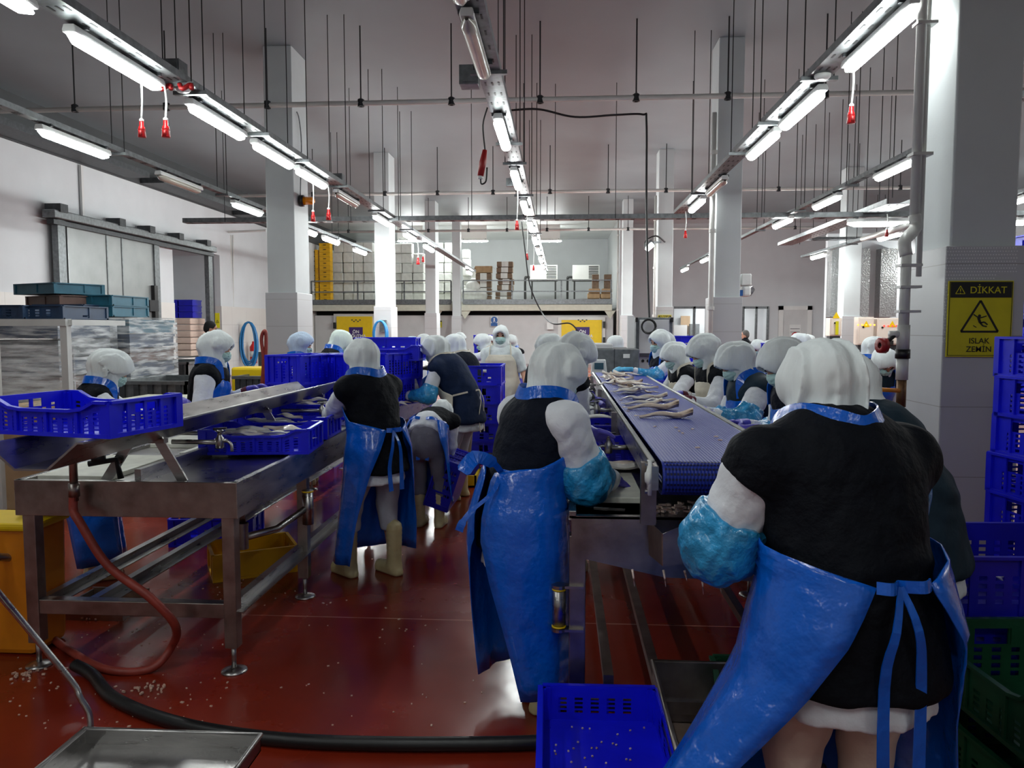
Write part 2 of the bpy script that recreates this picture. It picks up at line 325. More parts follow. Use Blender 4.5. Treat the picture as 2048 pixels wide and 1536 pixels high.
# ---------------------------------------------------------------- signed-distance modelling (for bodies, clothes)
def nets(F, lo, hi, h):
    lo = np.array(lo, float); hi = np.array(hi, float); n = np.ceil((hi-lo)/h).astype(int)+1
    while n.prod() > 3.2e6: h *= 1.15; n = np.ceil((hi-lo)/h).astype(int)+1
    ax = [lo[i]+h*np.arange(n[i]) for i in range(3)]
    G = np.stack(np.meshgrid(*ax, indexing='ij'), -1).reshape(-1, 3).astype(np.float32)
    D = F(G).reshape(n).astype(np.float32); S = D < 0
    c = lambda A, i, j, k: A[i:A.shape[0]-1+i, j:A.shape[1]-1+j, k:A.shape[2]-1+k]
    shp = tuple(n-1); acc = np.zeros(shp+(3,), np.float32); cnt = np.zeros(shp, np.float32)
    for d in range(3):
        for a in (0, 1):
            for b in (0, 1):
                o = [0, 0, 0]; e = [q for q in range(3) if q != d]; o[e[0]] = a; o[e[1]] = b
                o2 = list(o); o2[d] = 1
                d0 = c(D, *o); d1 = c(D, *o2); x = c(S, *o) != c(S, *o2)
                t = np.where(x, d0/np.where(x, d0-d1, 1), 0)
                for q in range(3):
                    acc[..., q] += np.where(x, (o[q] if q != d else t), 0)
                cnt += x
    act = cnt > 0; idx = -np.ones(shp, np.int64); idx[act] = np.arange(act.sum())
    I = np.argwhere(act); vs = (acc[act]/cnt[act][:, None]+I)*h+lo
    fs = []
    for d in range(3):
        e = [q for q in range(3) if q != d]
        sl0 = [slice(1, -1)]*3; sl1 = [slice(1, -1)]*3
        sl0[d] = slice(0, n[d]-1); sl1[d] = slice(1, n[d])
        A = S[tuple(sl0)]; B = S[tuple(sl1)]; x = np.argwhere(A != B); s = A[tuple(x.T)]
        base = x.copy(); base[:, e[0]] += 1; base[:, e[1]] += 1
        def cell(da, db):
            q = base.copy(); q[:, e[0]] += da; q[:, e[1]] += db; return idx[tuple(q.T)]
        f = np.stack([cell(-1, -1), cell(0, -1), cell(0, 0), cell(-1, 0)], 1)
        flip = s if d != 1 else ~s
        f[~flip] = f[~flip][:, ::-1]; fs.append(f)
    f = np.concatenate(fs); f = f[(f >= 0).all(1)]
    return vs, f
def sdf_obj(name, F, lo, hi, h, m, parent):
    vs, f = nets(F, lo, hi, h)
    if len(vs) == 0: return None
    me = bpy.data.meshes.new(name); me.vertices.add(len(vs)); me.vertices.foreach_set('co', vs.astype(np.float32).ravel())
    me.loops.add(len(f)*4); me.loops.foreach_set('vertex_index', f.ravel().astype(np.int32)); me.polygons.add(len(f))
    me.polygons.foreach_set('loop_start', (np.arange(len(f))*4).astype(np.int32)); me.polygons.foreach_set('loop_total', np.full(len(f), 4, np.int32))
    me.update(calc_edges=True); me.validate()
    return link(name, me, m, parent, True)
A3 = lambda v: np.array(v, np.float32)
def cap(P, a, b, ra, rb=None, f=None, fl=1):
    rb = ra if rb is None else rb; a = A3(a); b = A3(b); ba = b-a; t = np.clip((P-a)@ba/max(1e-9, ba@ba), 0, 1)[:, None]; q = P-a-t*ba
    if f is not None: f = A3(f); q = q+f*((q@f)[:, None]*(1/fl-1))
    return np.sqrt((q*q).sum(1))-(ra+t[:, 0]*(rb-ra))
def ell(Q, c, r):
    q = Q-A3(c); r = A3(r); k0 = np.sqrt(((q/r)**2).sum(1)); k1 = np.sqrt(((q/r**2)**2).sum(1))+1e-6; return k0*(k0-1)/k1
def smin(a, b, k):
    h = np.clip(.5+.5*(b-a)/k, 0, 1); return b*(1-h)+a*h-k*h*(1-h)
def smax(a, b, k): return -smin(-a, -b, k)
def plane(P, p, n): return (P-A3(p))@A3(n)
def wob(P, f, s=0.):
    x, y, z = P[:, 0], P[:, 1], P[:, 2]
    return np.sin(f*x+2.1*np.sin(.63*f*y+s)+s)*np.sin(.8*f*z+1.7*np.sin(.55*f*x+s*2))
# ---------------------------------------------------------------- people
def ik(a, b, l1, l2, pole):
    a, b, pole = V(a), V(b), V(pole); d = b-a; L = min(d.length, (l1+l2)*.995)
    if d.length < 1e-4: d = V((0, 1, 0))
    b = a+d.normalized()*L; x = (l1*l1-l2*l2+L*L)/(2*L); hgt = sqrt(max(0, l1*l1-x*x)); dn = d.normalized()
    p = pole-dn*pole.dot(dn); p = p.normalized() if p.length > 1e-5 else V((0, 0, -1)); return a+dn*x+p*hgt, b
def hand(name, wr, dr, palm, side, m, parent, h, curl=.6, rf=.0095):
    wr, dr = V(wr), V(dr).normalized(); pn = V(palm); pn = (pn-dr*pn.dot(dr)).normalized(); sd = dr.cross(pn)*side
    segs = []
    for k, (o, ln) in enumerate(((.034, .072), (.012, .082), (-.011, .076), (-.032, .06))):
        p = wr+dr*.088+sd*o; d = dr; c = curl*(.85+.1*k)
        for q, f in enumerate((.45, .32, .25)):
            a = c*(.45 if q == 0 else .75); d = (d*cos(a)+pn*sin(a)).normalized(); pr = V(pn); 
            p2 = p+d*ln*f; segs.append((p, p2, rf*(1-.08*q), rf*(1-.08*(q+1)))); pn2 = (pn*cos(a)-dr*sin(a)); p = p2
    b = wr+dr*.03+sd*.028; d = (dr*.7+sd*.75+pn*.45).normalized(); m1 = b+d*.05; d2 = (dr*.9+sd*.25+pn*.5).normalized()
    segs += [(b, m1, rf*1.45, rf*1.15), (m1, m1+d2*.036, rf*1.15, rf)]
    def F(P):
        f = np.array(pn)
        d = cap(P, wr+dr*.02, wr+dr*.088+sd*.006, .033, .038, f, .42); d = smin(d, cap(P, wr-dr*.045, wr+dr*.02, .031, .026), .015)
        d = smin(d, cap(P, wr+dr*.085+sd*.026, wr+dr*.085-sd*.026, .0145), .01)
        d0 = d
        for a, bb, ra, rb in segs: d = np.minimum(d, smin(d0, cap(P, a, bb, ra, rb), .006))
        return np.maximum(d, plane(P, wr-dr*.05, -dr))
    allp = [p for s in segs for p in s[:2]]+[wr-dr*.07, wr+dr*.1]
    lo = [min(p[i] for p in allp)-.045 for i in range(3)]; hi = [max(p[i] for p in allp)+.045 for i in range(3)]
    return sdf_obj(name, F, lo, hi, h, m, parent)
SC = {'w': SCARF, 'b': SCARFB, 'm': SCARFM}
VC = {'n': VESTN, 'k': VESTK, 'b': VESTB, 't': VESTT}
def person(label, x, y, th, h=1., g=1., lean=10, hp=25, hy=0, wr=None, wl=None, vest='n', apron='blue', glove='p', cover=False, cuff=None,
           mask=True, scarf='w', feet=((-.1, .02), (.1, .02)), vox=None, bun=1., flare=1., hem=.14, skew=0, trous=None, group='workers along the cutting tables',
           z=0, curl=.7, lower=True, elbow_out=.35, wrapw=1., armg=1., detail=True, glob=None, hood=1., backgap=None, hair=None, tie=True, tail=.4, vc=.018):
    th = rad(th); root = thing('person', label, 'person', (x, y, z), th, group, h)
    dist = max(1.5, y); vx = vox or min(.024, max(.0085, dist*.0026)); f32 = np.float32
    R = Matrix.Rotation(-th, 3, 'Z')
    loc = lambda p: R @ (V(p)-V((x, y, z)))/h
    D = lambda a: V((0, sin(rad(a)), cos(rad(a)))); FW = lambda a: V((0, cos(rad(a)), -sin(rad(a))))
    P0 = V((0, -.1*sin(rad(lean)), .9)); waist = P0+D(lean*.4)*.11; chest = waist+D(lean*.95)*.19; neck = chest+D(lean*1.1)*.19
    up = D(lean*1.05); fw = FW(lean*1.02)
    hd = neck+D((lean*1.1+hp)*.5)*.14; hup = hd
    RH = Matrix.Rotation(rad(hy), 3, 'Z') @ Matrix.Rotation(-rad(hp), 3, 'X'); RHn = np.array(RH, f32)
    HL = lambda P: (P-A3(hd))@RHn
    hw = lambda p: hd+RH@V(p)
    shs = [neck-up*.08+V((s*.168*g, 0, 0)) for s in (-1, 1)]
    wts = [wl, wr]; arms = []
    for i, s in enumerate((-1, 1)):
        W = loc(wts[i]) if wts[i] is not None else shs[i]+V((s*.06, .05, -.5))
        e, wq = ik(shs[i], W, .27, .245, V((s*elbow_out, -.5, -.75))); arms.append((shs[i], e, wq))
    legs = []
    for i, s in enumerate((-1, 1)):
        hip = P0+V((s*.09*g, 0, -.04)); an = V((feet[i][0], feet[i][1], .09)); ll = max(.2, (V(hip)-V(an)).length*.507); kn, an = ik(hip, an, min(ll, .44), min(ll, .43), V((s*.1, 1, 0))); legs.append((hip, kn, an))
    allp = [hd]+[p for a in arms for p in a]+[P0, waist, chest, neck]
    bb = lambda pts, m: ([min(p[i] for p in pts)-m for i in range(3)], [max(p[i] for p in pts)+m for i in range(3)])
    vest = VC.get(vest, None); trm = trous or TROUS; foldA = 1.0
    # body: one continuous surface
    def Fbody(P):
        Q = HL(P)
        d = ell(Q, (0, -.005, .015), (.076, .095, .105)); d = smin(d, ell(Q, (0, .028, -.06), (.052, .058, .058)), .03)
        d = smin(d, cap(Q, (0, .088, .0), (0, .108, -.03), .008, .012), .014); d = smin(d, cap(Q, (-.035, .078, .028), (.035, .078, .028), .012), .015)
        for s in (-1, 1):
            d = smax(d, -ell(Q, (s*.031, .098, .008), (.017, .012, .011)), .008); d = smin(d, ell(Q, (s*.078, -.01, -.01), (.01, .02, .03)), .008)
        d = smin(d, cap(P, hd, neck, .05, .055), .02)
        d = smin(d, cap(P, chest, neck, .1, .07, fw, .7), .05); d = smin(d, cap(P, P0, chest, .11, .11, fw, .7), .05)
        for s, (a, e, w_) in zip((-1, 1), arms):
            d = smin(d, cap(P, neck-up*.06, a, .05, .045), .02); d = smin(d, smin(cap(P, a, e, .045, .038), cap(P, e, w_, .037, .025), .02), .02)
            hdn = (w_-e).normalized(); d = smin(d, cap(P, w_, w_+hdn*.045, .025, .022), .01)
        for a, k, n in legs: d = smin(d, smin(cap(P, a, k, .075, .05), cap(P, k, n, .048, .034), .02), .03); 
        return d
    lo, hi = bb(allp+[q for l in legs for q in l], .16); sdf_obj('body', Fbody, lo, hi, max(vx*1.1, .011), SKIN, root)
    # headscarf
    s1 = random.random()*6
    def Fscarf(P):
        Q = HL(P)
        d = ell(Q, (0, -.01, .01), (.098*hood, .116*hood, .124*hood)); d = smin(d, ell(Q, (0, -.085, -.005), (.078*bun*hood, .065*bun, .078*bun)), .04)
        d = smin(d, ell(Q, (0, .044, .038), (.09, .08, .062)), .04); d = smin(d, ell(Q, (0, .025, -.085), (.08, .085, .072)), .035)
        d = smin(d, cap(P, hd+RH@V((0, -.03, -.05)), neck-up*.012, .08*hood, .102), .035)
        if hair is not None: return smax(smin(ell(Q, (0, -.018, .03), (.086, .1, .1)), ell(Q, (0, -.05, -.03), (.075, .06, .06)), .03), -ell(Q, (0, .15, -.03), (.09, .1, .085)), .01)
        an = np.arctan2(Q[:, 0], -Q[:, 2]*.6+.25-Q[:, 1]*.2)*1.5; rr = np.sqrt((Q**2).sum(1))
        cr = 1-np.abs(np.sin(an*7.5+1.6*np.sin(rr*17+s1)+s1)); am_ = np.clip((-(Q[:, 1]-.08))*7+.35, .2, 1)*np.clip(.85-Q[:, 2]*4, .3, 1); d = d-.019*foldA*cr**1.5*am_+.005*foldA*np.sin(an*23+3*np.sin(rr*13+s1))*am_+.003*wob(Q, 34, s1)+.0016*wob(Q, 80, s1+2)
        d = smax(d, -ell(Q, (0, .15, -.028), (.075, .115, .09)), .01)
        return d
    lo, hi = bb([hd, neck, hw((0, -.13, 0))], .2); lo[2] = min(lo[2], neck.z-.15)
    sdf_obj('headscarf' if hair is None else 'hair', Fscarf, lo, hi, vx, SC[scarf] if hair is None else hair, root)
    if mask:
        def Fm(P):
            Q = HL(P); d = np.abs(ell(Q, (0, .03, -.05), (.071, .088, .062)))-.0035
            d = d+.0015*np.sin(Q[:, 2]*260); d = np.maximum(d, plane(Q, (0, .035, 0), (0, -1, 0))); d = np.maximum(d, plane(Q, (0, .1, -.008), (0, -.25, .97)))
            return d-.002
        lo, hi = bb([hw((0, .06, -.06))], .11); sdf_obj('face_mask', Fm, lo, hi, max(.006, vx*.7), MASKM, root)
    if detail:
        for s in (-1, 1):
            mb = MB(); mb.lathe([(0, -.011), (.008, -.008), (.0115, 0), (.008, .008), (0, .011)], hw((s*.031, .082, .008)), RH@V((0, 1, 0)), 10); mb.build('eye', EYE_M, root, True, local=True)
            mb = MB(); mb.tube([hw((s*.015, .097, .03)), hw((s*.032, .094, .035)), hw((s*.048, .084, .03))], [.0025, .0035, .002], 6); mb.build('eyebrow', HAIR, root, True, local=True)
    # coat / shirt
    cm = COATW if vest is None else SHIRT
    short = vest is None and cover is None
    def Fshirt(P):
        tg = 1.16 if vest is None else .96
        d = cap(P, waist, chest+up*.04, .145*g*tg, .16*g*tg, fw, .74); d = smin(d, cap(P, shs[0], shs[1], .06), .06)
        d = smin(d, smax(cap(P, waist, P0-V((0, 0, .22)), .13*g, .182*g, (0, 1, 0), .8), -plane(P, (0, 0, .665), (0, 0, 1)), .01) if lean < 60 else smax(cap(P, waist, P0, .16*g, .185*g), -plane(P, P0-D(lean*.6)*.0, D(lean*.6)), .01), .04)
        for s, (a, e, w_) in zip((-1, 1), arms):
            fd = (w_-e).normalized(); u2 = (e-a).normalized()
            lim = w_-fd*(.02 if not cuff else .05)
            t1 = cap(P, a+u2*(.035 if vest is not None and vc > 0 else 0), e, .068*armg, .061*armg); t2 = cap(P, e, w_, .057*armg, .042*armg**.3)
            if short: t1 = smax(t1, plane(P, e-u2*.02, u2), .01); d = smin(d, t1, .03)
            else: d = smin(d, smax(smin(t1, t2, .03), plane(P, lim, fd), .008), .03)
        return d+.005*wob(P, 24, s1)+.0035*wob(P, 52, s1+1)+.0015*wob(P, 95, s1+3)
    lo, hi = bb(allp[1:]+[V((0, 0, .68))], .22); sdf_obj('coat' if vest is None else 'shirt', Fshirt, lo, hi, vx*1.05, cm, root)
    if vest:
        def Fvest(P):
            d = cap(P, waist+up*.03, chest+up*.05, .172*g, .186*g, fw, .8); d = smin(d, cap(P, shs[0], shs[1], .073*g**.5), .07)
            d = smax(d, -plane(P, waist, up), .03)
            for s, (a, e, w_) in zip((-1, 1), arms):
                u2 = (e-a).normalized()
                if vc < 0: continue
                d = smin(d, smax(cap(P, a+u2*.0, a+u2*.2, .07*armg+.004, .073*armg+.008), plane(P, a+u2*vc, u2), .012), .04)
            d = smin(d, cap(P, neck-up*.02, neck+up*.045, .078, .072), .03)
            if lean > 60: return d+.006*wob(P, 15, s1)+.003*wob(P, 40, s1+2)
            lw = smax(cap(P, waist-up*.01, P0-V((0, 0, .14)), .166*g, .212*g, (0, 1, 0), .8), -plane(P, (0, 0, .735), (0, 0, 1)), .02)
            d = smin(d, lw, .02)
            return d+.006*wob(P, 15, s1)+.0035*wob(P, 40, s1+2)+.003*np.sin(P[:, 2]*70+2*np.sin(P[:, 0]*14+s1))*np.clip(1-np.abs(P[:, 2]-waist.z-.03)*7, 0, 1)
        lo, hi = bb([P0, waist, chest, neck]+shs+[V((0, 0, .75))], .26); sdf_obj('vest', Fvest, lo, hi, vx*1.05, vest, root)
    if cuff:
        for a, e, w_ in arms:
            fd = (w_-e).normalized(); F = lambda P: smax(cap(P, w_-fd*.1, w_-fd*.005, .047, .043), np.abs(plane(P, w_-fd*.055, fd))-.045, .012)
            lo, hi = bb([w_, w_-fd*.1], .07); sdf_obj('cuff', F, lo, hi, max(.008, vx*.8), cuff, root)
    if cover:
        for a, e, w_ in arms:
            fd = (w_-e).normalized(); u2 = (e-a).normalized(); st = e-u2*.1; sx = random.random()*5
            F = lambda P: smax(smax(smin(cap(P, st, e, .076*armg, .078*armg), cap(P, e, w_-fd*.05, .077*armg, .05), .04), -plane(P, st, u2), .012), plane(P, w_-fd*.055, fd), .012)+.006*wob(P, 42, sx)+.003*wob(P, 90, sx)
            lo, hi = bb([st, e, w_], .15); sdf_obj('sleeve_cover', F, lo, hi, min(vx, .012), COVER, root)
    gm = {'p': GLOVP, 'c': GLOVC, 's': SKIN}[glove]
    for s, (a, e, w_) in zip((-1, 1), arms):
        fd = (w_-e).normalized(); hdn = (fd+V((0, 0, -.25)) if glob is None else V(glob)).normalized()
        hand('glove' if glove != 's' else 'hand', w_+fd*.03, hdn, V((-s*.5, .2, -1)) if glob is None else V((-s, .3, 0)), s, gm, root, max(.0055, min(.0095, dist*.0016)), curl, .0095 if dist < 5 else .011)
    if lower:
        def Ft(P):
            d = cap(P, P0+V((0, 0, .03)), P0-V((0, 0, .07)), .15*g, .16*g, (0, 1, 0), .85)
            for a, k, n in legs:
                t = smin(cap(P, a, k, .094*g, .07), cap(P, k, n, .07, .06), .03); d = smin(d, smax(t, plane(P, n+V((0, 0, .22)), (0, 0, -1)), .02), .03)
            return d+.006*wob(P, 21, s1)+.004*np.sin(P[:, 2]*55+2*np.sin(P[:, 0]*20))*np.clip(1-P[:, 2]*1.2, 0, 1)
        lo, hi = bb([P0]+[q for l in legs for q in l], .2); lo[2] = max(lo[2], .2); sdf_obj('trousers', Ft, lo, hi, vx*1.15, trm, root)
        for a, k, n in legs:
            F = lambda P: np.maximum(smin(smin(cap(P, n+V((0, 0, .24)), n+V((0, 0, -.02)), .056, .05), cap(P, n+V((0, 0, -.045)), n+V((0, .15, -.05)), .05, .042), .03), cap(P, n+V((0, -.03, -.07)), n+V((0, .15, -.07)), .043, .043), .008), -plane(P, n-V((0, 0, .09)), (0, 0, 1)))+.002*np.sin(P[:, 2]*190)*(P[:, 2] > n.z+.06)
            lo, hi = bb([n+V((0, 0, .24)), n+V((0, .2, -.09)), n-V((0, .05, .09))], .075); sdf_obj('boot', F, lo, hi, vx, BOOT, root)
    if apron:
        am = {'blue': APRB, 'deep': APRD, 'cream': APRC, 'white': APRW}[apron]
        X = V((1, 0, 0)); Y = V((0, 1, 0)); W = wrapw
        tp = neck-up*.09
        wa = (106, 116, 130, 146, 163) if apron in ('blue', 'deep') else (100, 104, 107, 110, 116)
        K = [(hem, V((skew*1., .02+P0.y*.3, hem)), Y, .25*flare*g, .23*flare, wa[0]*W), (.45, V((skew*.5, .01+P0.y*.6, .45)), Y, .238*(1+(flare-1)*.6)*g, .22, wa[1]*W), (.75, V((skew*.12, P0.y*.95, .75)), Y, .228*g, .214*g, wa[2]*W),
             (.9, V(P0), Y, .222*g, .204*g, wa[3]*W), (1.0, V(waist), FW(lean*.5), .2*g, .176*g, wa[4]*W), (1.1, waist.lerp(chest, .45), FW(lean*.9), .196*g, .17*g, 88*W), (1.22, chest.lerp(neck, .15), fw, .2*g, .172*g, 58), (1.34, V(tp), fw, .2*g, .135*g, 38)]
        rows = []; nr = 30; nc = 26; s2 = random.random()*6
        for i in range(nr+1):
            t = i/nr*(len(K)-1); k = min(int(t), len(K)-2); u = t-k; u = u*u*(3-2*u) if k > 2 else u; a_, b_ = K[k], K[k+1]
            L = lambda q: a_[q]*(1-u)+b_[q]*u
            C, Yv = L(1), L(2).normalized(); aa, bbv, ww = L(3), L(4), rad(min(L(5), 173)); row = []; lowf = max(0, 1-i/nr*1.7)
            for j in range(nc+1):
                ph = (j/nc*2-1)*ww; rr = 1+(.045*sin(ph*6+s2+i*.03)+.03*sin(ph*11+s2*2))*lowf+.006*sin(ph*17+i*.9+s2)
                row.append(C+X*(aa*rr*sin(ph))+Yv*(bbv*rr*cos(ph)))
            rows.append(row)
        ap = MB().sheet(rows).build('apron', am, root, True, local=True, solid=.004)
        # neck strap
        top = rows[-1]; c0, c1 = top[0], top[-1]
        bk = neck-up*.012-fw*(.13+.1*(g-1)); sl = neck+up*(.034+.07*(g-1))+X*-.118-fw*.03; sr = neck+up*(.034+.07*(g-1))+X*.118-fw*.03
        sw = .055 if apron in ('blue', 'deep') else .02
        pts = smooth_path([c0, sl.lerp(c0, .5)+fw*.025+up*.05, sl, sl.lerp(bk, .55)-fw*.03-up*.0-X*.02, bk, sr.lerp(bk, .55)-fw*.03+X*.02, sr, sr.lerp(c1, .5)+fw*.025+up*.05, c1], 5)
        MB().ribbon(pts, sw, .004, [(p-(neck-fw*.01)) for p in pts]).build('neck_strap', am, root, False, local=True)
        if tie:
            e0, e1 = rows[int(nr*4/7)+0][0], rows[int(nr*4/7)][-1]; kb = waist-FW(lean*.5)*(.15*g)+V((0, 0, -.005))
            nb = FW(lean*.5); sm = lambda a, b: smooth_path([a, a.lerp(b, .5)+(a.lerp(b, .5)-waist).normalized()*.03, b], 5)
            wd = .03 if apron in ('blue', 'deep') else .016
            for q in (e0, e1):
                pp = sm(q, kb); MB().ribbon(pp, wd, .004, [p-waist for p in pp]).build('waist_tie', am, root, False, local=True)
            kb = kb-nb*.012
            for s in (-1, 1):
                pp = smooth_path([kb, kb+V((s*.03, -.02, .03)), kb+V((s*.1, -.02, .035)), kb+V((s*.12, -.015, -.02)), kb+V((s*.05, -.02, -.015)), kb], 4) if wd < .02 else [kb, kb+V((s*.03, -.02, .01))]
                tl = smooth_path([kb, kb+V((s*.03, -.03, -.1)), kb+V((s*(.05), -.02, -.24)), kb+V((s*.045, -.03, -tail))], 4)
                MB().ribbon(tl, [wd*(.5+.8*k/len(tl)) for k in range(len(tl))], .003, nb).build('tie_end', am, root, False, local=True)
    return root, dict(hd=hd, RH=RH, neck=neck, waist=waist, chest=chest, arms=arms, R=R, up=up, fw=fw)

def worker(label, px, Y, top, th, lean=20, hp=25, h=None, **k):
    D = lambda a: V((0, sin(rad(a)), cos(rad(a)))); p0 = V((0, -.1*sin(rad(lean)), .9))+D(lean*.4)*.11+D(lean*.95)*.19+D(lean*1.1)*.19+D((lean*1.1+hp)*.5)*.14
    zt = WY(px, top, Y).z; hh = h or zt/(p0.z+.14); w_ = WY(px, top, Y); d = Matrix.Rotation(rad(th), 3, 'Z') @ V((0, p0.y, 0))*hh
    return person(label, w_.x-d.x, w_.y-d.y, th, hh, lean=lean, hp=hp, **k)
# ---------------------------------------------------------------- the room
S = 'structure'
MB().box((-11.5, -4, -.1), (16.2, 46, 0)).build('floor', FLOORM, kind=S, org=(0, 0, 0))
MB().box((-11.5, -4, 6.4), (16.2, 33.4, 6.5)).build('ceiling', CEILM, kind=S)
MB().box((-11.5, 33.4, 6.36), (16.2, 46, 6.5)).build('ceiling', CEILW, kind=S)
DY0, DY1 = 21.9, 25.0      # opening behind the sliding door
wl_ = MB().box((-11.5, -4, 2.33), (-11.3, DY0, 5.43)).box((-11.5, DY1, 2.33), (-11.3, 46, 5.43)).box((-11.5, DY0, 4.0), (-11.3, DY1, 5.43)).build('wall_left', WALLM, kind=S)
MB().box((-11.5, -4, 0), (-11.28, DY0, 2.33)).box((-11.5, DY1, 0), (-11.28, 46, 2.33)).box((-11.5, DY0, 0), (-11.28, DY1, .7)).build('tile_dado', WTILE, wl_)
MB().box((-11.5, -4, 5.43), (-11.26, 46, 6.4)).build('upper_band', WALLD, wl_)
tr = MB(); tr.box((-11.28, 17.6, 2.35), (-11.22, 17.68, 5.4)); tr.build('trim_1', PANELG, kind=S)
MB().box((-14, DY0-.3, .6), (-11.3, DY1+.5, .7)).box((-14, DY1+.1, .7), (-11.5, DY1+.2, 4.1)).box((-14, DY0-.3, .7), (-11.5, DY0-.2, 4.1)).box((-14, DY0-.2, 4.0), (-11.5, DY1+.1, 4.1)).box((-14.1, DY0-.3, .6), (-14, DY1+.2, 4.1)).build('wall_loading_bay', WALLM, kind=S)
MB().box((16, -4, 0), (16.2, 46, 6.4)).build('wall_right', WALLM, kind=S)
MB().box((-11.5, 42, 2.3), (2.6, 42.2, 6.4)).build('wall_back', WALLM, kind=S)
MB().box((2.45, 33.2, 0), (2.65, 42, 6.4)).build('wall_mezzanine_side', WALLM, kind=S)
MB().box((-11.5, -4.2, 0), (16.2, -4, 6.4)).build('wall_front', WALLM, kind=S)
# right back wall with openings for window and door
def wall_holes(name, x0, x1, y, z0, z1, holes, m, t=.2):
    mb = MB(); xs = sorted({x0, x1}|{h[0] for h in holes}|{h[1] for h in holes}); zs = sorted({z0, z1}|{h[2] for h in holes}|{h[3] for h in holes})
    for i in range(len(xs)-1):
        for j in range(len(zs)-1):
            cx, cz = (xs[i]+xs[i+1])/2, (zs[j]+zs[j+1])/2
            if not any(h[0] < cx < h[1] and h[2] < cz < h[3] for h in holes): mb.box((xs[i], y, zs[j]), (xs[i+1], y+t, zs[j+1]))
    return mb.build(name, m, kind=S)
RY = 36.0
def rx(px): return WY(px, 656, RY).x
def rz(px, py): return WY(px, py, RY).z
holes = [(rx(1345), rx(1412), 0, rz(1400, 613)), (rx(1486), rx(1535), 0, rz(1500, 613))]
wall_holes('wall_right_back', 2.65, 16, RY, 0, 6.4, holes, WALLM)
# office behind the glass
MB().box((rx(1330), RY+3, 0), (rx(1560), RY+3.1, 3.2)).box((rx(1330), RY+.2, 2.9), (rx(1560), RY+3, 3.0)).box((rx(1330)-.1, RY+.2, 0), (rx(1330), RY+3, 3)).box((rx(1560), RY+.2, 0), (rx(1560)+.1, RY+3, 3)).build('wall_office', WALLM, kind=S)
def glazed(name, x0, x1, ztop, splits):
    root = thing(name, None, None, ((x0+x1)/2, RY, 0)); root['kind'] = S
    fr = MB()
    for x in [x0, x1]+splits: fr.box((x-.05, RY-.04, 0), (x+.05, RY+.08, ztop))
    fr.box((x0, RY-.04, ztop-.1), (x1, RY+.08, ztop)); fr.box((x0, RY-.04, .9), (x1, RY+.08, 1.0)); fr.build('frame', GALV, root)
    MB().box((x0, RY, 1.0), (x1, RY+.015, ztop-.1)).build('pane', mat('pane_glass', (230, 240, 240), .05, alpha=.12), root)
glazed('window_1', holes[0][0], holes[0][1], holes[0][3], [rx(1388)])
glazed('window_2', holes[1][0], holes[1][1], holes[1][3], [rx(1512)])
d = thing('door_1', None, None, (rx(1588), RY-.05, 0)); d['kind'] = S
fx0, fx1, fz = rx(1556), rx(1622), rz(1590, 612)
MB().box((fx0, RY-.1, 0), (fx0+.2, RY+.0, fz)).box((fx1-.2, RY-.1, 0), (fx1, RY, fz)).box((fx0, RY-.1, fz-.18), (fx1, RY, fz)).build('frame', PANELL, d)
MB().box((fx0+.2, RY-.06, 0), (fx1-.2, RY-.01, fz-.18)).build('door_leaf', PANELG, d)
pp = WY(1590, 663, RY-.07); sg = MB().cbox(pp, (.5, .01, .62)).build('notice', PANELL, d)
MB().cbox(WY(1590, 657.5, RY-.08), (.42, .006, .02)).cbox(WY(1590, 664, RY-.08), (.42, .006, .02)).build('notice_lines', BLACKP, d)
MB().lathe([(.11, 0), (.15, 0), (.15, .005), (.11, .005)], WY(1590, 671, RY-.09), (0, -1, 0)).cbox(WY(1590, 671, RY-.085), (.03, .005, .24), 0).build('prohibition_ring', RED, d)
# red dado line tiles on the right back wall
# pillars: painted shaft over a wider tile-clad foot
def pillar(x0, x1, y0, dep, ztile, ext=.035, bumps=False):
    p = MB().box((x0, y0, ztile-.1), (x1, y0+dep, 6.4)).build('pillar', PAINT, kind=S, bevel=.012)
    MB().box((x0-ext, y0-ext, 0), (x1+ext, y0+dep+ext, ztile)).build('tile_cladding', PTILE, p, bevel=.008)
    return p
PR = []
x0 = WY(1900, 500, 5.3).x; x1 = WY(2019, 500, 5.3).x
PR.append(pillar(x0, x1+.04, 5.3, .52, WY(1950, 492, 5.27).z, .045))
for px0, px1, Y, pyt in ((1431, 1482, 13.3, 594), (1316, 1346, 21.3, 613), (1246, 1266, 29.3, 630)):
    a, b_ = WY(px0, 500, Y).x, WY(px1, 500, Y).x; pillar(a, b_, Y, .6, WY(px0, pyt, Y).z)
for px0, px1, Y, pyt in ((534, 590, 13.2, 585), (749, 779, 21.2, 613), (850, 871, 29.2, 626)):
    a, b_ = WY(px0, 500, Y).x, WY(px1, 500, Y).x; pillar(a, b_, Y, .75, WY(px0, pyt, Y).z)
a, b_ = WY(906, 500, 33.6).x, WY(922, 500, 33.6).x; pillar(a, b_, 33.3, .4, WY(906, 632, 33.6).z)
a, b_ = WY(1688, 560, 24).x, WY(1722, 560, 24).x; pillar(a, b_, 24, .5, WY(1690, 632, 24).z)
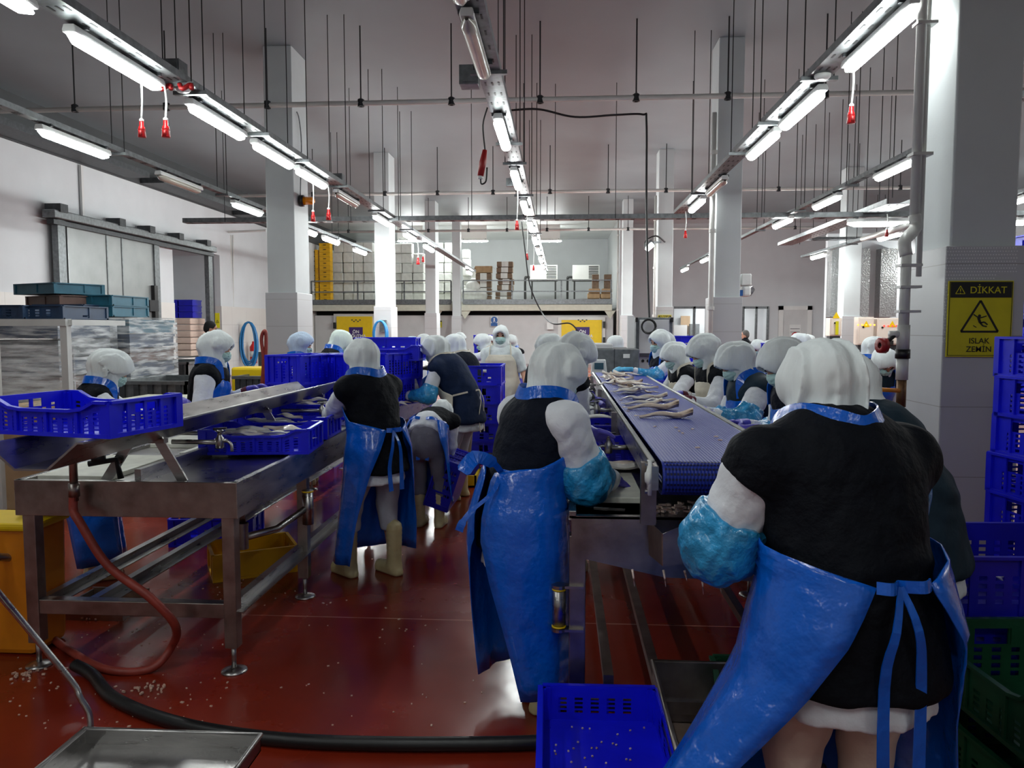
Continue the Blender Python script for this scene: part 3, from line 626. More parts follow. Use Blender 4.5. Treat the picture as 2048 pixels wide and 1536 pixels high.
# corrugated-looking studs: embossed stainless corner guard on the near pillar
# ---------------------------------------------------------------- mezzanine
MY = 34.0
mz = thing('mezzanine', 'grey steel mezzanine platform with railings along the far wall', 'mezzanine', (-4.5, MY, 0))
XL, XR = -11.25, WY(1224, 600, MY).x
gx0, gx1 = WY(903, 600, MY).x, WY(927, 600, MY).x
MB().box((XL, MY, 2.62), (XR, 42, 2.78)).build('deck', BEIGE, mz)
MB().box((XL, MY-.08, 2.36), (XR, MY+.12, 2.62)).build('edge_beam', BEIGE, mz)
MB().box((XL, MY-.12, 2.64), (gx0, MY-.08, 2.86)).box((gx1, MY-.12, 2.64), (XR, MY-.08, 2.86)).build('kick_plate', GALV, mz)
for xa, xb in ((XL+.1, gx0), (gx1, XR-.05)):
    r_ = MB(); n = max(2, int((xb-xa)/1.9))
    for z_ in (3.2, 3.68): r_.bar((xa, MY-.1, z_), (xb, MY-.1, z_), .05, .05)
    for i in range(n+1): x_ = xa+(xb-xa)*i/n; r_.bar((x_, MY-.1, 2.7), (x_, MY-.1, 3.68), .06, .05)
    r_.build('railing', GALV, mz)
for px in (873, 930, 1220):
    q = WY(px, 640, MY); MB().prism([(q.x-.25, MY, 2.36), (q.x+.25, MY, 2.36), (q.x, MY, 2.0)], (0, .08, 0)).build('gusset_bracket', BEIGE, mz)
MB().box((XL, MY+.6, 0), (XR+.1, MY+.75, 2.17)).build('wall_cold_store', PANELG, kind=S)
MB().box((XL, MY+.9, 2.17), (XR+.1, MY+1.0, 2.36)).build('gap_shade_strip', GAPSHADE, kind=S)  # black strip standing for shade in the open gap, no real trim
def yellow_door(px0, px1, pyt, pyb, lab, sign):
    a = WY(px0, pyt, MY+.6); b = WY(px1, pyb, MY+.6)
    d = thing('cold_store_door', lab, 'door', ((a.x+b.x)/2, MY+.58, b.z-.05)); w = .1
    MB().box((a.x-.15, MY+.5, b.z-.2), (b.x+.15, MY+.6, a.z+.12)).build('frame', PANELL, d)
    MB().box((a.x, MY+.42, b.z), (b.x, MY+.5, a.z)).build('door_panel', YELLOW, d, bevel=.01)
    for q in (-1, 1):
        x_ = b.x+.1 if px0 > 1000 else a.x-.1
        MB().cbox((x_, MY+.45, (a.z+b.z)/2+q*.35), (.1, .1, .28)).build('hinge', BLACKP, d)
    c = WY(sign[0], sign[1], MY+.4); MB().cbox(c, (.62, .02, .62)).build('sign_plate', PURPLE, d)
    text_mesh(sign[2], .19, 'sign_lettering', WHITEP, d, V((c.x, MY+.385, c.z))-V(d.location), (rad(90), 0, 0), .004)
    tri = MB()
    for i in range(5): tri.cbox(WY(sign[0]+(i-2)*4, sign[1]-28+(i % 2)*3, MY+.41), (.07, .01, .05))
    tri.build('hazard_marks', GALVD, d)
yellow_door(675, 747, 633, 700, 'yellow cold store door with purple sign, left of the blue hose', (712, 668, 'ÖN\nSOĞUTMA'))
yellow_door(1123, 1203, 640, 690, 'yellow cold store door with purple sign, behind the grey machine', (1165, 668, 'ÖN\nSOĞUTMA'))
# sliding dock door
dx = -11.2
sd = thing('sliding_dock_door', 'large stainless sliding door under a galvanised overhead rail', 'door', (dx, 19.5, .6))
yA, yB = WX(140, 600, -11.1).y, WX(320, 600, -11.1).y
MB().box((dx, yA, .75), (dx+.1, yB, 3.92)).build('door_leaf', mat('door_steel', (136, 138, 138), .4, .7, noise=.15, nscale=2, rnoise=.12, bump=.25, bscale=2.2), sd, bevel=.01)
sm = MB()
for px in (217, 247): y_ = WX(px, 600, dx+.1).y; sm.box((dx+.1, y_-.02, .8), (dx+.115, y_+.02, 3.9))
sm.build('seam_strip', GALV, sd)
yR0, yR1 = WX(104, 500, dx+.2).y, WX(428, 500, dx+.2).y
MB().box((dx, yR0, 3.98), (dx+.3, yR1, 4.16)).build('rail', GALV, sd, bevel=.02)
MB().box((dx+.04, yR0+.1, 3.86), (dx+.2, yR1, 3.96)).build('track', GALVD, sd)
for px in (120, 237, 297, 355, 410):
    y_ = WX(px, 500, dx+.2).y; MB().box((dx-.02, y_-.13, 4.12), (dx+.34, y_+.13, 4.3)).build('bracket', GALVD, sd)
for px in (130, 318, 424):
    y_ = WX(px, 500, dx+.2).y; MB().box((dx, y_-.13, .7), (dx+.14, y_+.13, 4.0)).build('post', GALV, sd)
y_ = WX(308, 600, dx+.2).y
MB().box((dx+.1, y_-.25, 2.05), (dx+.22, y_+.2, 2.35)).build('latch', DARKM, sd)
MB().box((dx+.1, y_+.05, 1.5), (dx+.2, y_+.22, 2.75)).build('edge_guard', BLACKR, sd)
MB().tube([(dx+.12, y_-.1, .95), (dx+.32, y_-.1, .95)], .04, 8).build('handle', PIPEW, sd)
# duct-like panels under the dark upper band
for i, (ya, yb) in enumerate(((4.5, 9.5), (10.2, 13.0), (13.6, 19.5), (20.2, 25), (26, 33))):
    MB().box((-11.24, ya, 5.46), (-10.6, yb, 5.6)).build('cable_duct', GALVD, label='dark wall duct high on the left wall, '+['nearest the camera', 'second from the camera', 'third from the camera, above the sliding door', 'fourth from the camera', 'farthest from the camera'][i], cat='duct', group='wall ducts')
# ---------------------------------------------------------------- water pipes under the ceiling and their hangers
def pipe_row(Y, z, xs, lab, hxs, nm):
    x0, x1 = xs; MB().tube([(x0, Y, z-.02), (x0*.5+x1*.5, Y, z), (x1, Y, z)], .042, 8).build('water_pipe', PIPEW, smooth=True, label=lab, cat='pipe', group='white water pipes')
    for x_ in hxs:
        o = MB().tube([(x_, Y, z), (x_, Y, 6.4)], .012, 6).build('hanger_rod', ROD, label='dark hanger rod holding '+nm, cat='rod', group='rods of '+nm)
        MB().lathe([(.03, -.06), (.055, -.06), (.055, .05), (.02, .07)], (x_, Y, z), (0, 0, 1), 8).build('clip', DARKM, o)
def hx(pxs, py, Y): return [WY(p, py, Y).x for p in pxs]
pipe_row(12.45, 5.2, (-9.3, 7.2), 'long white water pipe nearest the camera under the ceiling', hx((150, 333, 535, 722, 903, 1080, 1272, 1455, 1650), 220, 12.45), 'the nearest white ceiling pipe')
pipe_row(20.7, 5.2, (-9, 11), 'second long white water pipe under the ceiling', hx((770, 875, 986, 1100, 1216, 1332, 1557, 1800, 626), 385, 20.7), 'the second white ceiling pipe')
pipe_row(28.6, 5.2, (-9, 13), 'third thin white water pipe, above the mezzanine front', hx((697, 857, 937, 1014, 1094, 1177, 1256, 1590), 462, 28.6), 'the third white ceiling pipe')
def down_pipe(x, y, ztop, zbot, lab, r=.04):
    o = MB().tube([(x, y, ztop), (x, y, zbot)], r, 10).build('down_pipe', PIPEW, smooth=True, label=lab, cat='pipe', group='down pipes on pillars')
    n = 4
    for i in range(n): z_ = zbot+(ztop-zbot)*(i+.5)/n; MB().lathe([(r, -.03), (r*1.5, -.03), (r*1.5, .03), (r, .03)], (x, y, z_), (0, 0, 1), 10).build('pipe_clamp', PIPEW, o)
down_pipe(WY(1424, 500, 13.2).x, 13.2, 5.15, 0, 'thin white pipe running down the left side of the middle right pillar')
down_pipe(WY(1310, 500, 21.2).x, 21.2, 5.15, 0, 'thin white pipe down the third pillar of the right row', .035)
down_pipe(WY(1236, 500, 33.1).x, 33.1, 6.3, 0, 'thin white pipe down the corner right of the mezzanine', .035)
# big pipe assembly on the near right pillar
pz = x0
gp = thing('pillar_pipe', 'white water pipe with valves down the left edge of the near pillar', 'pipe', (WY(1822, 500, 5.25).x, 5.25, .9))
Xa = WY(1834, 300, 5.42).x; Xb = WY(1812, 600, 5.2).x
MB().tube([(Xa, 5.42, 6.3), (Xa, 5.42, 2.3)], .032, 12).build('upper_pipe', PIPEW, gp, True)
MB().tube([(Xa+.055, 5.45, 6.3), (Xa+.055, 5.45, 1.95)], .018, 10).build('thin_pipe', PIPEW, gp, True)
MB().tube(smooth_path([(Xa, 5.42, 2.36), (Xa, 5.4, 2.27), (Xb, 5.25, 2.17), (Xb, 5.22, 2.07)], 4), .04, 12).build('elbow', PIPEW, gp, True)
MB().tube([(Xb, 5.22, 2.1), (Xb, 5.22, 1.55)], .033, 12).build('lower_pipe', PIPEW, gp, True)
MB().tube([(Xb, 5.22, 1.62), (Xb, 5.22, 1.46)], .04, 12).tube([(Xb-.09, 5.22, 1.56), (Xb, 5.22, 1.56)], .024, 10).build('tee_fitting', PIPEW, gp, True)
MB().tube([(Xb, 5.22, 1.46), (Xb, 5.22, 1.4)], .046, 12).build('black_collar', BLACKR, gp, True)
MB().tube([(Xb, 5.22, 1.4), (Xb, 5.22, 1.26)], .038, 12).build('union', PIPEW, gp, True)
MB().tube([(Xb, 5.22, 1.26), (Xb, 5.22, 1.08)], [.03, .035, .024][0], 10).build('brass_valve', mat('rusty_brass', (118, 90, 62), .5, .7, noise=.4, nscale=30), gp, True)
MB().tube([(Xb-.03, 5.18, 1.19), (Xb-.17, 5.15, 1.2)], .014, 8).build('orange_lever', mat('orange_lever', (208, 128, 20), .4), gp, True)
c_ = WY(1765, 691, 5.18); MB().lathe([(.02, -.02), (.05, -.025), (.052, .02), (.02, .025)], c_, (1, .2, 0), 10).build('red_handwheel', REDD, gp, True)
MB().tube([c_, (Xb-.05, 5.22, 1.56)], .016, 8).build('spindle', DARKM, gp, True)
for z_ in (2.0, 1.86, 1.7): MB().box((Xb-.045, 5.18, z_), (Xb+.09, 5.27, z_+.016)).build('pipe_clamp', PIPEW, gp)
for z_ in (4.3, 3.6, 2.75): MB().box((Xa-.04, 5.38, z_), (Xa+.09, 5.47, z_+.02)).build('pipe_clamp', PIPEW, gp)
# ---------------------------------------------------------------- cable trays and lamps
def tray(a, b, wd, lab, hgt=.07, side=1):
    a, b = V(a), V(b); t = (b-a).normalized(); sdv = t.cross(V((0, 0, 1))).normalized(); mb = MB()
    mb.bar(a, b, wd, .006)
    for s in (-1, 1): mb.bar(a+sdv*s*wd/2+V((0, 0, hgt/2)), b+sdv*s*wd/2+V((0, 0, hgt/2)), .006, hgt)
    root = mb.build('cable_tray', GALV, label=lab, cat='cable tray', group='cable trays')
    n = int((b-a).length/.3); pl = MB()
    for i in range(n):
        p = a+t*(i+.5)*(b-a).length/n
        for s in (-.3, 0, .3): pl.bar(p+sdv*s*wd-t*.04-V((0, 0, .0045)), p+sdv*s*wd+t*.04-V((0, 0, .0045)), .016, .003)
    tag(pl.build('perforations', DARKM, root), kind='stuff')
    return root
def lamp_mesh():
    root = thing('strip_lamp', 'x', 'lamp', (0, 0, 0), group='strip lamps')
    L = 1.27
    MB().prism([(-.05, 0, .03), (.05, 0, .03), (.052, 0, .05), (.04, 0, .09), (-.04, 0, .09), (-.052, 0, .05)], (0, L, 0)).build('housing', WHITEP, root, local=True, bevel=.008)
    rows = []
    for i in range(13):
        t = i/12; y = L*t; s = min(1, sqrt(max(0, 1-(abs(t-.5)*2)**10))+.25); rows.append([(cos(pi*.84+pi*1.32*k/10)*.056*s, y, .012+sin(pi*.84+pi*1.32*k/10)*.046*s) for k in range(11)])
    MB().sheet(rows).build('diffuser', TUBE, root, True, local=True)
    for y in (.12, L-.12): MB().cbox((0, y, .1), (.15, .03, .03)).build('bracket', GALVD, root, local=True)
    return root
def lamp_at(proto, x, y, z, lab, rz=0, off=False):
    c = dup(proto, (x, y, z), rz, lab)
    if off:
        for ch in c.children:
            if ch.name.startswith('diffuser'): ch.data = ch.data.copy(); ch.data.materials[0] = DIFOFF
    elif y > 15:
        for ch in c.children:
            if ch.name.startswith('diffuser'): ch.data = ch.data.copy(); ch.data.materials[0] = TUBEY if y > 19.5 else TUBEX
    return c
LP = lamp_mesh(); LZ = 3.7
ordn = ['nearest', 'second', 'third', 'fourth', 'fifth', 'sixth', 'seventh', 'eighth', 'ninth', 'tenth', 'eleventh', 'twelfth', 'thirteenth']
rowsL = {
 'left row': (-3.56, [(-2.2, 0), (.6, 0), (3.85, 0), (5.5, 0), (7.3, 0), (8.85, 0), (10.3, 0), (12.1, 1), (14.6, 0), (17.4, 0), (20.0, 0), (29.0, 0)]),  # lamps over and behind the camera and the last two are added light
 'centre row': (-.66, [(-2.2, 0), (.6, 0), (3.9, 1), (5.4, 1), (8.0, 0), (10.6, 0), (13.1, 0), (15.7, 0), (18.3, 0), (20.9, 0), (23.6, 0), (26.2, 0), (28.8, 0)]),  # first two and last three lamps are added to brighten front and back
 'right row': (2.33, [(-2.2, 0), (5.4, 0), (7.25, 0), (8.7, 0), (11.4, 1), (13.1, 0)]),  # first lamp, behind the camera, is added to light the foreground
 'far left row': (-5.62, [(8.1, 0), (10.55, 1), (13.0, 0), (16.2, 0), (18.0, 0), (20.7, 0)]),
 'second right row': (4.46, [(10.2, 0), (12.9, 0), (15.5, 0), (20.8, 0), (24, 0), (28, 0)]),  # last three lamps are added to lift the right back wall
 'far right row': (7.6, [(4, 0), (7, 0), (10.6, 0), (13.2, 0), (18, 0), (23, 0)]),  # mostly out of view, filled with added lamps to brighten the hall
 'added right row': (11.5, [(6, 0), (12, 0), (18, 0), (24, 0), (30, 0)])}  # whole row is added at the right as extra light for the back
first = True
for nm, (X_, ls) in rowsL.items():
    for i, (y_, off) in enumerate(ls):
        lamp_at(LP, X_, y_, LZ, ('unlit' if off else 'lit')+' fluorescent strip lamp, '+ordn[i]+' of the '+nm+' under its tray', 0, off)  # one label for the real lamps and the added fill lamps
    y0, y1 = {'left row': (-3, 30.5), 'centre row': (-3, 30.3), 'right row': (-3, 15.3), 'far left row': (5.2, 22.5), 'second right row': (6, 29.5), 'far right row': (3, 25), 'added right row': (4, 32)}[nm]
    tw = .2 if 'far left' not in nm and 'second' not in nm else .1
    off = {'left row': .07, 'centre row': .02, 'right row': -.07}.get(nm, 0)
    tray((X_+off, y0, LZ+.115), (X_+off, y1, LZ+.115), tw, 'galvanised perforated cable tray above the '+nm+' of lamps', .06)
    k = 0; yy = {'left row': [3.9, 6.95, 7.2, 8.75, 10.15, 12.0, 14.5, 17.3], 'centre row': [3.8, 6.8, 9.4, 10.5, 13, 15.5, 18.2], 'right row': [4.3, 7.15, 8.65, 10.1, 13.0], 'far left row': [6.5, 9.6, 12.6, 15.8, 19], 'second right row': [8.2, 9.9, 12.4, 15, 17.9], 'far right row': [5, 9, 12, 16, 21], 'added right row': [5, 11, 17, 23, 29]}[nm]
    for y_ in yy:
        for s in (-1, 1):
            MB().tube([(X_+off+s*(tw/2+.03), y_, LZ+.1), (X_+off+s*(tw/2+.03), y_, 6.4)], .0045+.0002*y_, 5).build('hanger_rod', ROD, label='thin rod hanging the '+nm+' tray, on its '+('left' if s < 0 else 'right')+' side', cat='rod', group='rods of the '+nm)
        MB().cbox((X_+off, y_, LZ+.1), (tw+.12, .05, .035)).build('tray_bracket', GALV, label='short galvanised bracket under the '+nm+' tray', cat='bracket', group='brackets of the '+nm)
# transverse tray
tray((WY(370, 440, 15.7).x, 15.7, 3.77), (8.2, 15.7, 3.77), .22, 'long galvanised cable tray crossing the hall behind the lamps', .09)
for px in (455, 560, 705, 800, 945, 1110, 1230, 1380, 1520, 1640, 1770):
    x_ = WY(px, 440, 15.7).x
    MB().tube([(x_, 15.58, 3.77), (x_, 15.58, 6.4)], .007, 5).build('hanger_rod', ROD, label='thin rod hanging the tray that crosses the hall', cat='rod', group='rods of the crossing tray')
# right side trays and the crosswise lamp
a_ = WY(1695, 447, 12.2); lamp_at(LP, a_.x, 12.2, a_.z-.02, 'lit strip lamp mounted crosswise left of the near pillar', rad(-90))
lamp_at(LP, a_.x+1.4, 12.2, a_.z-.02, 'lit strip lamp mounted crosswise, mostly behind the near pillar', rad(-90))
tray((a_.x-.5, 12.3, a_.z+.1), (a_.x+3.5, 12.3, a_.z+.1), .22, 'wide perforated tray above the crosswise lamp')
tray((WY(1570, 495, 20).x, 20, 3.68), (WY(1800, 430, 11).x, 11, 3.3), .35, 'broad dark cable tray slanting towards the near pillar')
tray((WY(1600, 490, 23.6).x, 23.6, 4.2), (WY(1810, 480, 23.6).x, 23.6, 4.2), .4, 'wide cable tray above the steel shafts at the right')
for i in range(8):
    p = V((WY(1600+26*i, 470, 20-1.0*i).x, 20-1.0*i, 3.7)); MB().tube([p, (p.x, p.y, 6.4)], .008, 5).build('hanger_rod', ROD, label='thin rod hanging the slanting broad tray at the right', cat='rod', group='rods of the slanting tray')
MB().tube([WY(1725, 478, 16), WY(1812, 452, 11)], .05, 8).build('water_pipe', PIPEW, smooth=True, label='white pipe slanting beside the near pillar', cat='pipe')
# mezzanine lamps on the ceiling
for i, px in enumerate((795, 922, 1068)):
    p = WY(px, 483, 36); lamp_at(LP, p.x, 36, p.z, 'lit ceiling lamp above the mezzanine, '+['left', 'middle', 'right'][i]+' of three', rad(-90))
    MB().cbox((p.x+.6, 36, (p.z+.1+6.36)/2), (1.2, .08, 6.36-p.z-.1)).build('lamp_rail', PANELL, label='pale mounting rail above the '+['left', 'middle', 'right'][i]+' mezzanine lamp', cat='rail')
for x_ in ():
    lamp_at(LP, x_, 24.5, LZ+1, 'lit strip lamp deep in the hall, '+{-7.5: 'farthest left', -3: 'left of centre', 1: 'at the centre', 5: 'right of centre', 9: 'farthest right'}[x_], 0) if x_ in (9, -7.5) else None
for ch in list(LP.children): bpy.data.objects.remove(ch)
bpy.data.objects.remove(LP)
# ---------------------------------------------------------------- crates
def crate_mesh(L, W_, H, cols=18, rows=7, dip=.0, t=.004, m=None, handle=True, hole=(1, 5), name='crate', base_only=False, solidlong=False):
    """plastic crate; long sides along X, origin at bottom centre"""
    mb = MB()
    def wall(p0, p1, n_out, top, is_short):
        p0, p1 = V(p0), V(p1); d = p1-p0; nx = cols if not is_short else max(6, int(cols*.72)); no = V(n_out)
        def solid(i, j):
            if i < 0 or j < 0 or i >= nx or j >= rows: return False
            if is_short and handle and rows-3 <= j <= rows-2 and abs(i+.5-nx/2) < nx*.17: return False
            u = i/nx
            if i % 2 == 1 and hole[0] <= j <= hole[1] and 1 < i < nx-2:
                if is_short and j >= rows-3 and abs(i+.5-nx/2) < nx*.26: return True
                if abs((i % 6)-3) >= 3 and not is_short: return True
                return False
            return True
        nz = rows*2-1
        P = lambda i, j, o: p0+d*(i/nx)+V((0, 0, top(i/nx)*j/(rows)))+no*o
        for i in range(nx):
            for j in range(rows):
                s = solid(i, j)
                za, zb = j, j+1
                if s:
                    mb.add([P(i, za, 0), P(i+1, za, 0), P(i+1, zb, 0), P(i, zb, 0)], [(0, 1, 2, 3)]); mb.add([P(i, za, -t), P(i+1, za, -t), P(i+1, zb, -t), P(i, zb, -t)], [(3, 2, 1, 0)])
                    if j == rows-1: mb.add([P(i, zb, 0), P(i+1, zb, 0), P(i+1, zb, -t), P(i, zb, -t)], [(0, 1, 2, 3)])
                else:
                    f0, f1 = .0, .42   # leave a thin bar between rows
                    if not (is_short and handle and rows-3 <= j <= rows-2 and abs(i+.5-nx/2) < nx*.17):
                        mb.add([P(i, j+.62, 0), P(i+1, j+.62, 0), P(i+1, j+1, 0), P(i, j+1, 0), P(i, j+.62, -t), P(i+1, j+.62, -t), P(i+1, j+1, -t), P(i, j+1, -t)], [(0, 1, 2, 3), (7, 6, 5, 4), (0, 4, 5, 1)])
        # rim flange and ribs
        seg = 10
        for k in range(seg):
            a_ = p0+d*(k/seg)+V((0, 0, top(k/seg))); b_ = p0+d*((k+1)/seg)+V((0, 0, top((k+1)/seg))); mb.bar(a_+no*.008, b_+no*.008, .02, .012)
        a_, b_ = p0+V((0, 0, H*.72)), p1+V((0, 0, H*.72))
        for k in range(0, nx+1, 6 if not is_short else 4):
            q = p0+d*(k/nx); mb.bar(q+no*.006+V((0, 0, 0)), q+no*.006+V((0, 0, top(k/nx)-.005)), .008, .014, up=d)
        mb.bar(p0+no*.006+V((0, 0, .008)), p1+no*.006+V((0, 0, .008)), .012, .016)
    tl = lambda u: H-(dip*max(0, min(1, (u-.12)/.1))*max(0, min(1, (.88-u)/.1)) if dip else 0)
    ts = lambda u: H
    hx_, hy_ = L/2, W_/2
    wall((-hx_, -hy_, 0), (hx_, -hy_, 0), (0, -1, 0), tl, False); wall((hx_, hy_, 0), (-hx_, hy_, 0), (0, 1, 0), tl, False)
    wall((hx_, -hy_, 0), (hx_, hy_, 0), (1, 0, 0), ts, True); wall((-hx_, hy_, 0), (-hx_, -hy_, 0), (-1, 0, 0), ts, True)
    mb.box((-hx_, -hy_, 0), (hx_, hy_, .006))
    for a in (-1, 1):
        for b in (-1, 1):
            mb.box((a*hx_-.012, b*hy_-.028 if b > 0 else b*hy_-.01, 0), (a*hx_+.012, b*hy_+.01 if b > 0 else b*hy_+.028, H)); mb.box((a*hx_-.03 if a > 0 else a*hx_-.011, b*hy_-.011, 0), (a*hx_+.011 if a > 0 else a*hx_+.03, b*hy_+.011, H))
    me = bpy.data.meshes.new(name); me.from_pydata([tuple(v) for v in mb.v], [], mb.f); me.update(); me.materials.append(m); return me
CM = {'b': crate_mesh(.58, .38, .135, 24, 8, .035, m=CRATE), 'B': crate_mesh(.58, .38, .2, 18, 8, 0, m=CRATE, hole=(1, 6)), 'd': crate_mesh(.58, .38, .2, 18, 8, 0, m=CRATED, hole=(1, 6)),
      's': crate_mesh(.58, .38, .2, 12, 6, 0, m=CRATE, hole=(1, 3)), 'g': crate_mesh(.62, .42, .24, 18, 8, .07, m=CRATEG, hole=(1, 4)), 'L': crate_mesh(.75, .5, .24, 24, 8, 0, m=CRATED, hole=(2, 5)),
      'y': crate_mesh(.5, .36, .17, 6, 5, 0, m=CRATEY, hole=(9, 9)), 't': crate_mesh(.6, .8, .12, 10, 5, 0, m=CRATET, hole=(9, 9), handle=False), 'o': crate_mesh(.6, .8, .12, 10, 5, 0, m=CRATEO, hole=(9, 9), handle=False),
      'n': crate_mesh(.6, .8, .14, 10, 5, 0, m=CRATEN, hole=(1, 3), handle=False), 'S': crate_mesh(.58, .38, .13, 18, 8, .03, m=CRATED, hole=(1, 5)), 'K': crate_mesh(.56, .36, .235, 26, 10, 0, m=CRATE, hole=(2, 7)), 'f': crate_mesh(.42, .6, .13, 14, 8, 0, m=CRATE, hole=(2, 5))}
def crate(k, x, y, z, rz=0, label='', group=None, tilt=None, cat='crate', nm=None):
    o = bpy.data.objects.new(nm or {'y': 'yellow_crate', 'g': 'green_crate', 't': 'teal_crate', 'n': 'teal_crate', 'o': 'brown_crate'}.get(k, 'blue_crate'), CM[k]); col.objects.link(o); o.location = (x, y, z)
    o.rotation_euler = (0, 0, rad(rz)) if tilt is None else tuple(rad(q) for q in tilt); return tag(o, label, cat, group)
def stack(k, x, y, z0, n, pitch, rz, where, group, jit=.012, skip=0):
    on = ['lowest', 'second from bottom', 'third from bottom', 'fourth from bottom', 'fifth from bottom', 'sixth from bottom', 'seventh from bottom', 'eighth from bottom', 'ninth from bottom', 'tenth from bottom', 'eleventh from bottom', 'twelfth from bottom']
    colr = {'y': 'yellow', 'g': 'green', 'n': 'dark teal', 't': 'teal'}.get(k, 'blue')
    for i in range(skip, n):
        crate(k, x+random.uniform(-jit, jit), y+random.uniform(-jit, jit), z0+i*pitch, rz+random.uniform(-1.5, 1.5), f'{colr} crate, {"topmost" if i == n-1 else on[i]} in stack {where}', group)
# ---------------------------------------------------------------- fish
def fish_mesh(kind):
    mb = MB(); L = .34; n = 16; m = 12; rows = []
    for i in range(n+1):
        t = i/n; x_ = (t-.5)*L
        if kind == 0: w_ = .034*sin(pi*min(1, t*1.08+.05))**.6; hh = .017*sin(pi*min(1, t*1.02+.05))**.7      # whole slim fish
        elif kind == 1: w_ = .048*(min(1, (1-t)*3+.1))*(min(1, t*1.6+.12)); hh = .019*min(1, (1-t)*3+.2)                      # fillet
        else: w_ = .042*(1-.72*t)+.004; hh = .03*(1-.7*t)+.003                                                # headless tail piece
        bend = .02*sin(t*3+kind*2); row = []
        for k in range(m): a = 2*pi*k/m; row.append((x_, bend+cos(a)*max(w_, .002)*(1+.15*sin(t*17+k)), sin(a)*hh*.75+.4*hh*sin(t*9+kind)+hh))
        row.append(row[0]); rows.append(row)
    mb.sheet(rows)
    if kind != 1: mb.prism([(L/2-.01, .0, hh_:=.01), (L/2+.035, .03, .012), (L/2+.025, 0, .012), (L/2+.035, -.028, .012)], (0, 0, .003))
    me = bpy.data.meshes.new('fish'); me.from_pydata([tuple(v) for v in mb.v], [], mb.f); me.update(); me.polygons.foreach_set('use_smooth', np.ones(len(me.polygons), bool)); return me
FM = {}
for k, (kd, mm) in {'w': (0, FISHS), 'f': (1, FISH), 't': (2, FISHD), 'd': (0, FISHD), 'g': (2, FISH)}.items(): me = fish_mesh(kd); me.materials.append(mm); FM[k] = me
def fish(k, x, y, z, rz, label, group, s=1., tilt=0, roll=0):
    nm = {'w': 'fish', 'f': 'fish_fillet', 't': 'fish_piece', 'd': 'fish', 'g': 'fish_piece'}[k]
    o = bpy.data.objects.new(nm, FM[k]); col.objects.link(o); o.location = (x, y, z); o.rotation_euler = (roll, tilt, rad(rz)); o.scale = (s, s, s); return tag(o, label, 'fish', group)
def fish_in(x, y, z, rz, n, where, ax=.2, ay=.11, kinds='wwfd', s=.95):
    for i in range(n):
        u = random.uniform(-1, 1)*ax; v = random.uniform(-1, 1)*ay; c, s_ = cos(rad(rz)), sin(rad(rz))
        fish(random.choice(kinds), x+u*c-v*s_, y+u*s_+v*c, z+.012*(i % 5)+random.random()*.01, rz+random.choice((0, 180))+random.uniform(-28, 28), 'silvery fish in '+where, 'fish in '+where, s, random.uniform(-.1, .1), random.uniform(-.4, .4))
# ---------------------------------------------------------------- left table
TZ = .9; TX0, TX1, TY0, TY1 = -2.52, -1.47, 3.36, 8.6
lt = thing('cutting_table', 'long stainless steel cutting table on the left with lower shelf rails', 'table', (-2, 5.5, 0))
MB().box((TX0, TY0, TZ-.03), (TX1, TY1, TZ-.02)).build('table_top', STEEL, lt)
rim = MB(); rim.box((TX0, TY0, TZ-.02), (TX0+.03, TY1, TZ)).box((TX1-.03, TY0, TZ-.02), (TX1, TY1, TZ)).box((TX0, TY0, TZ-.02), (TX1, TY0+.03, TZ)); rim.build('raised_rim', STEEL, lt, bevel=.004)
MB().box((TX0, TY0-.004, .735), (TX1, TY0, TZ)).build('front_panel', STEELD, lt, bevel=.003)
MB().box((TX1, TY0-.004, .735), (TX1+.004, TY1, TZ)).box((TX0-.004, TY0, .735), (TX0, TY1, TZ)).build('side_panel', STEEL, lt)
for x_ in (TX1-.05, TX0+.05):
    for y_ in (3.4, 4.4, 5.9, 7.4, 8.55):
        if x_ < -2 and y_ in (4.4,): continue
        lg = MB().box((x_-.03, y_-.03, .12), (x_+.03, y_+.03, .74)).build('leg', STEELD, lt, bevel=.003)
        MB().tube([(x_, y_, .012), (x_, y_, .13)], .012, 8).lathe([(.0, .022), (.02, .02), (.035, .014), (.058, .008), (.06, 0), (0, 0)], (x_, y_, 0)).build('foot', STEEL, lg, True)
for x_ in (TX1-.07, TX0+.3, TX0+.05):
    MB().box((x_-.02, 3.4, .28), (x_+.02, 8.5, .32)).box((x_+.02, 3.4, .28), (x_+.07, 8.5, .285)).build('shelf_rail', STEEL, lt)
MB().box((TX0+.015, 3.376, .26), (TX1-.08, 3.43, .33)).build('front_rail', STEELD, lt, bevel=.004)
cb = lambda x, y, z, dx, dy, lab, rz=0: MB().cbox((x, y, z+.0125), (dx, dy, .025), rad(rz)).build('cutting_board', BOARD, bevel=.004, label=lab, cat='cutting board', group='cutting boards')
cb(-2.3, 3.75, TZ-.02, .35, .6, 'white cutting board at the near left end of the left table')
cb(-2.3, 4.75, TZ-.02, .35, .6, 'white cutting board in front of the worker with the green valve mask')
cb(-2.0, 4.4, TZ-.02, .28, .5, 'white cutting board under the steel tap at the middle of the left table')
cb(-1.62, 5.15, TZ-.02, .22, .5, 'thick white cutting board beyond the fish crate on the left table')
cb(-1.62, 6.5, TZ-.02, .24, .6, 'white cutting board before the worker in the navy vest')
cb(-1.62, 7.7, TZ-.02, .24, .6, 'white cutting board at the far end of the left table')
# middle divider strip lying on the table
MB().box((-1.98, 3.42, TZ-.02), (-1.95, 6.2, TZ+.045)).build('divider_strip', STEEL, lt)
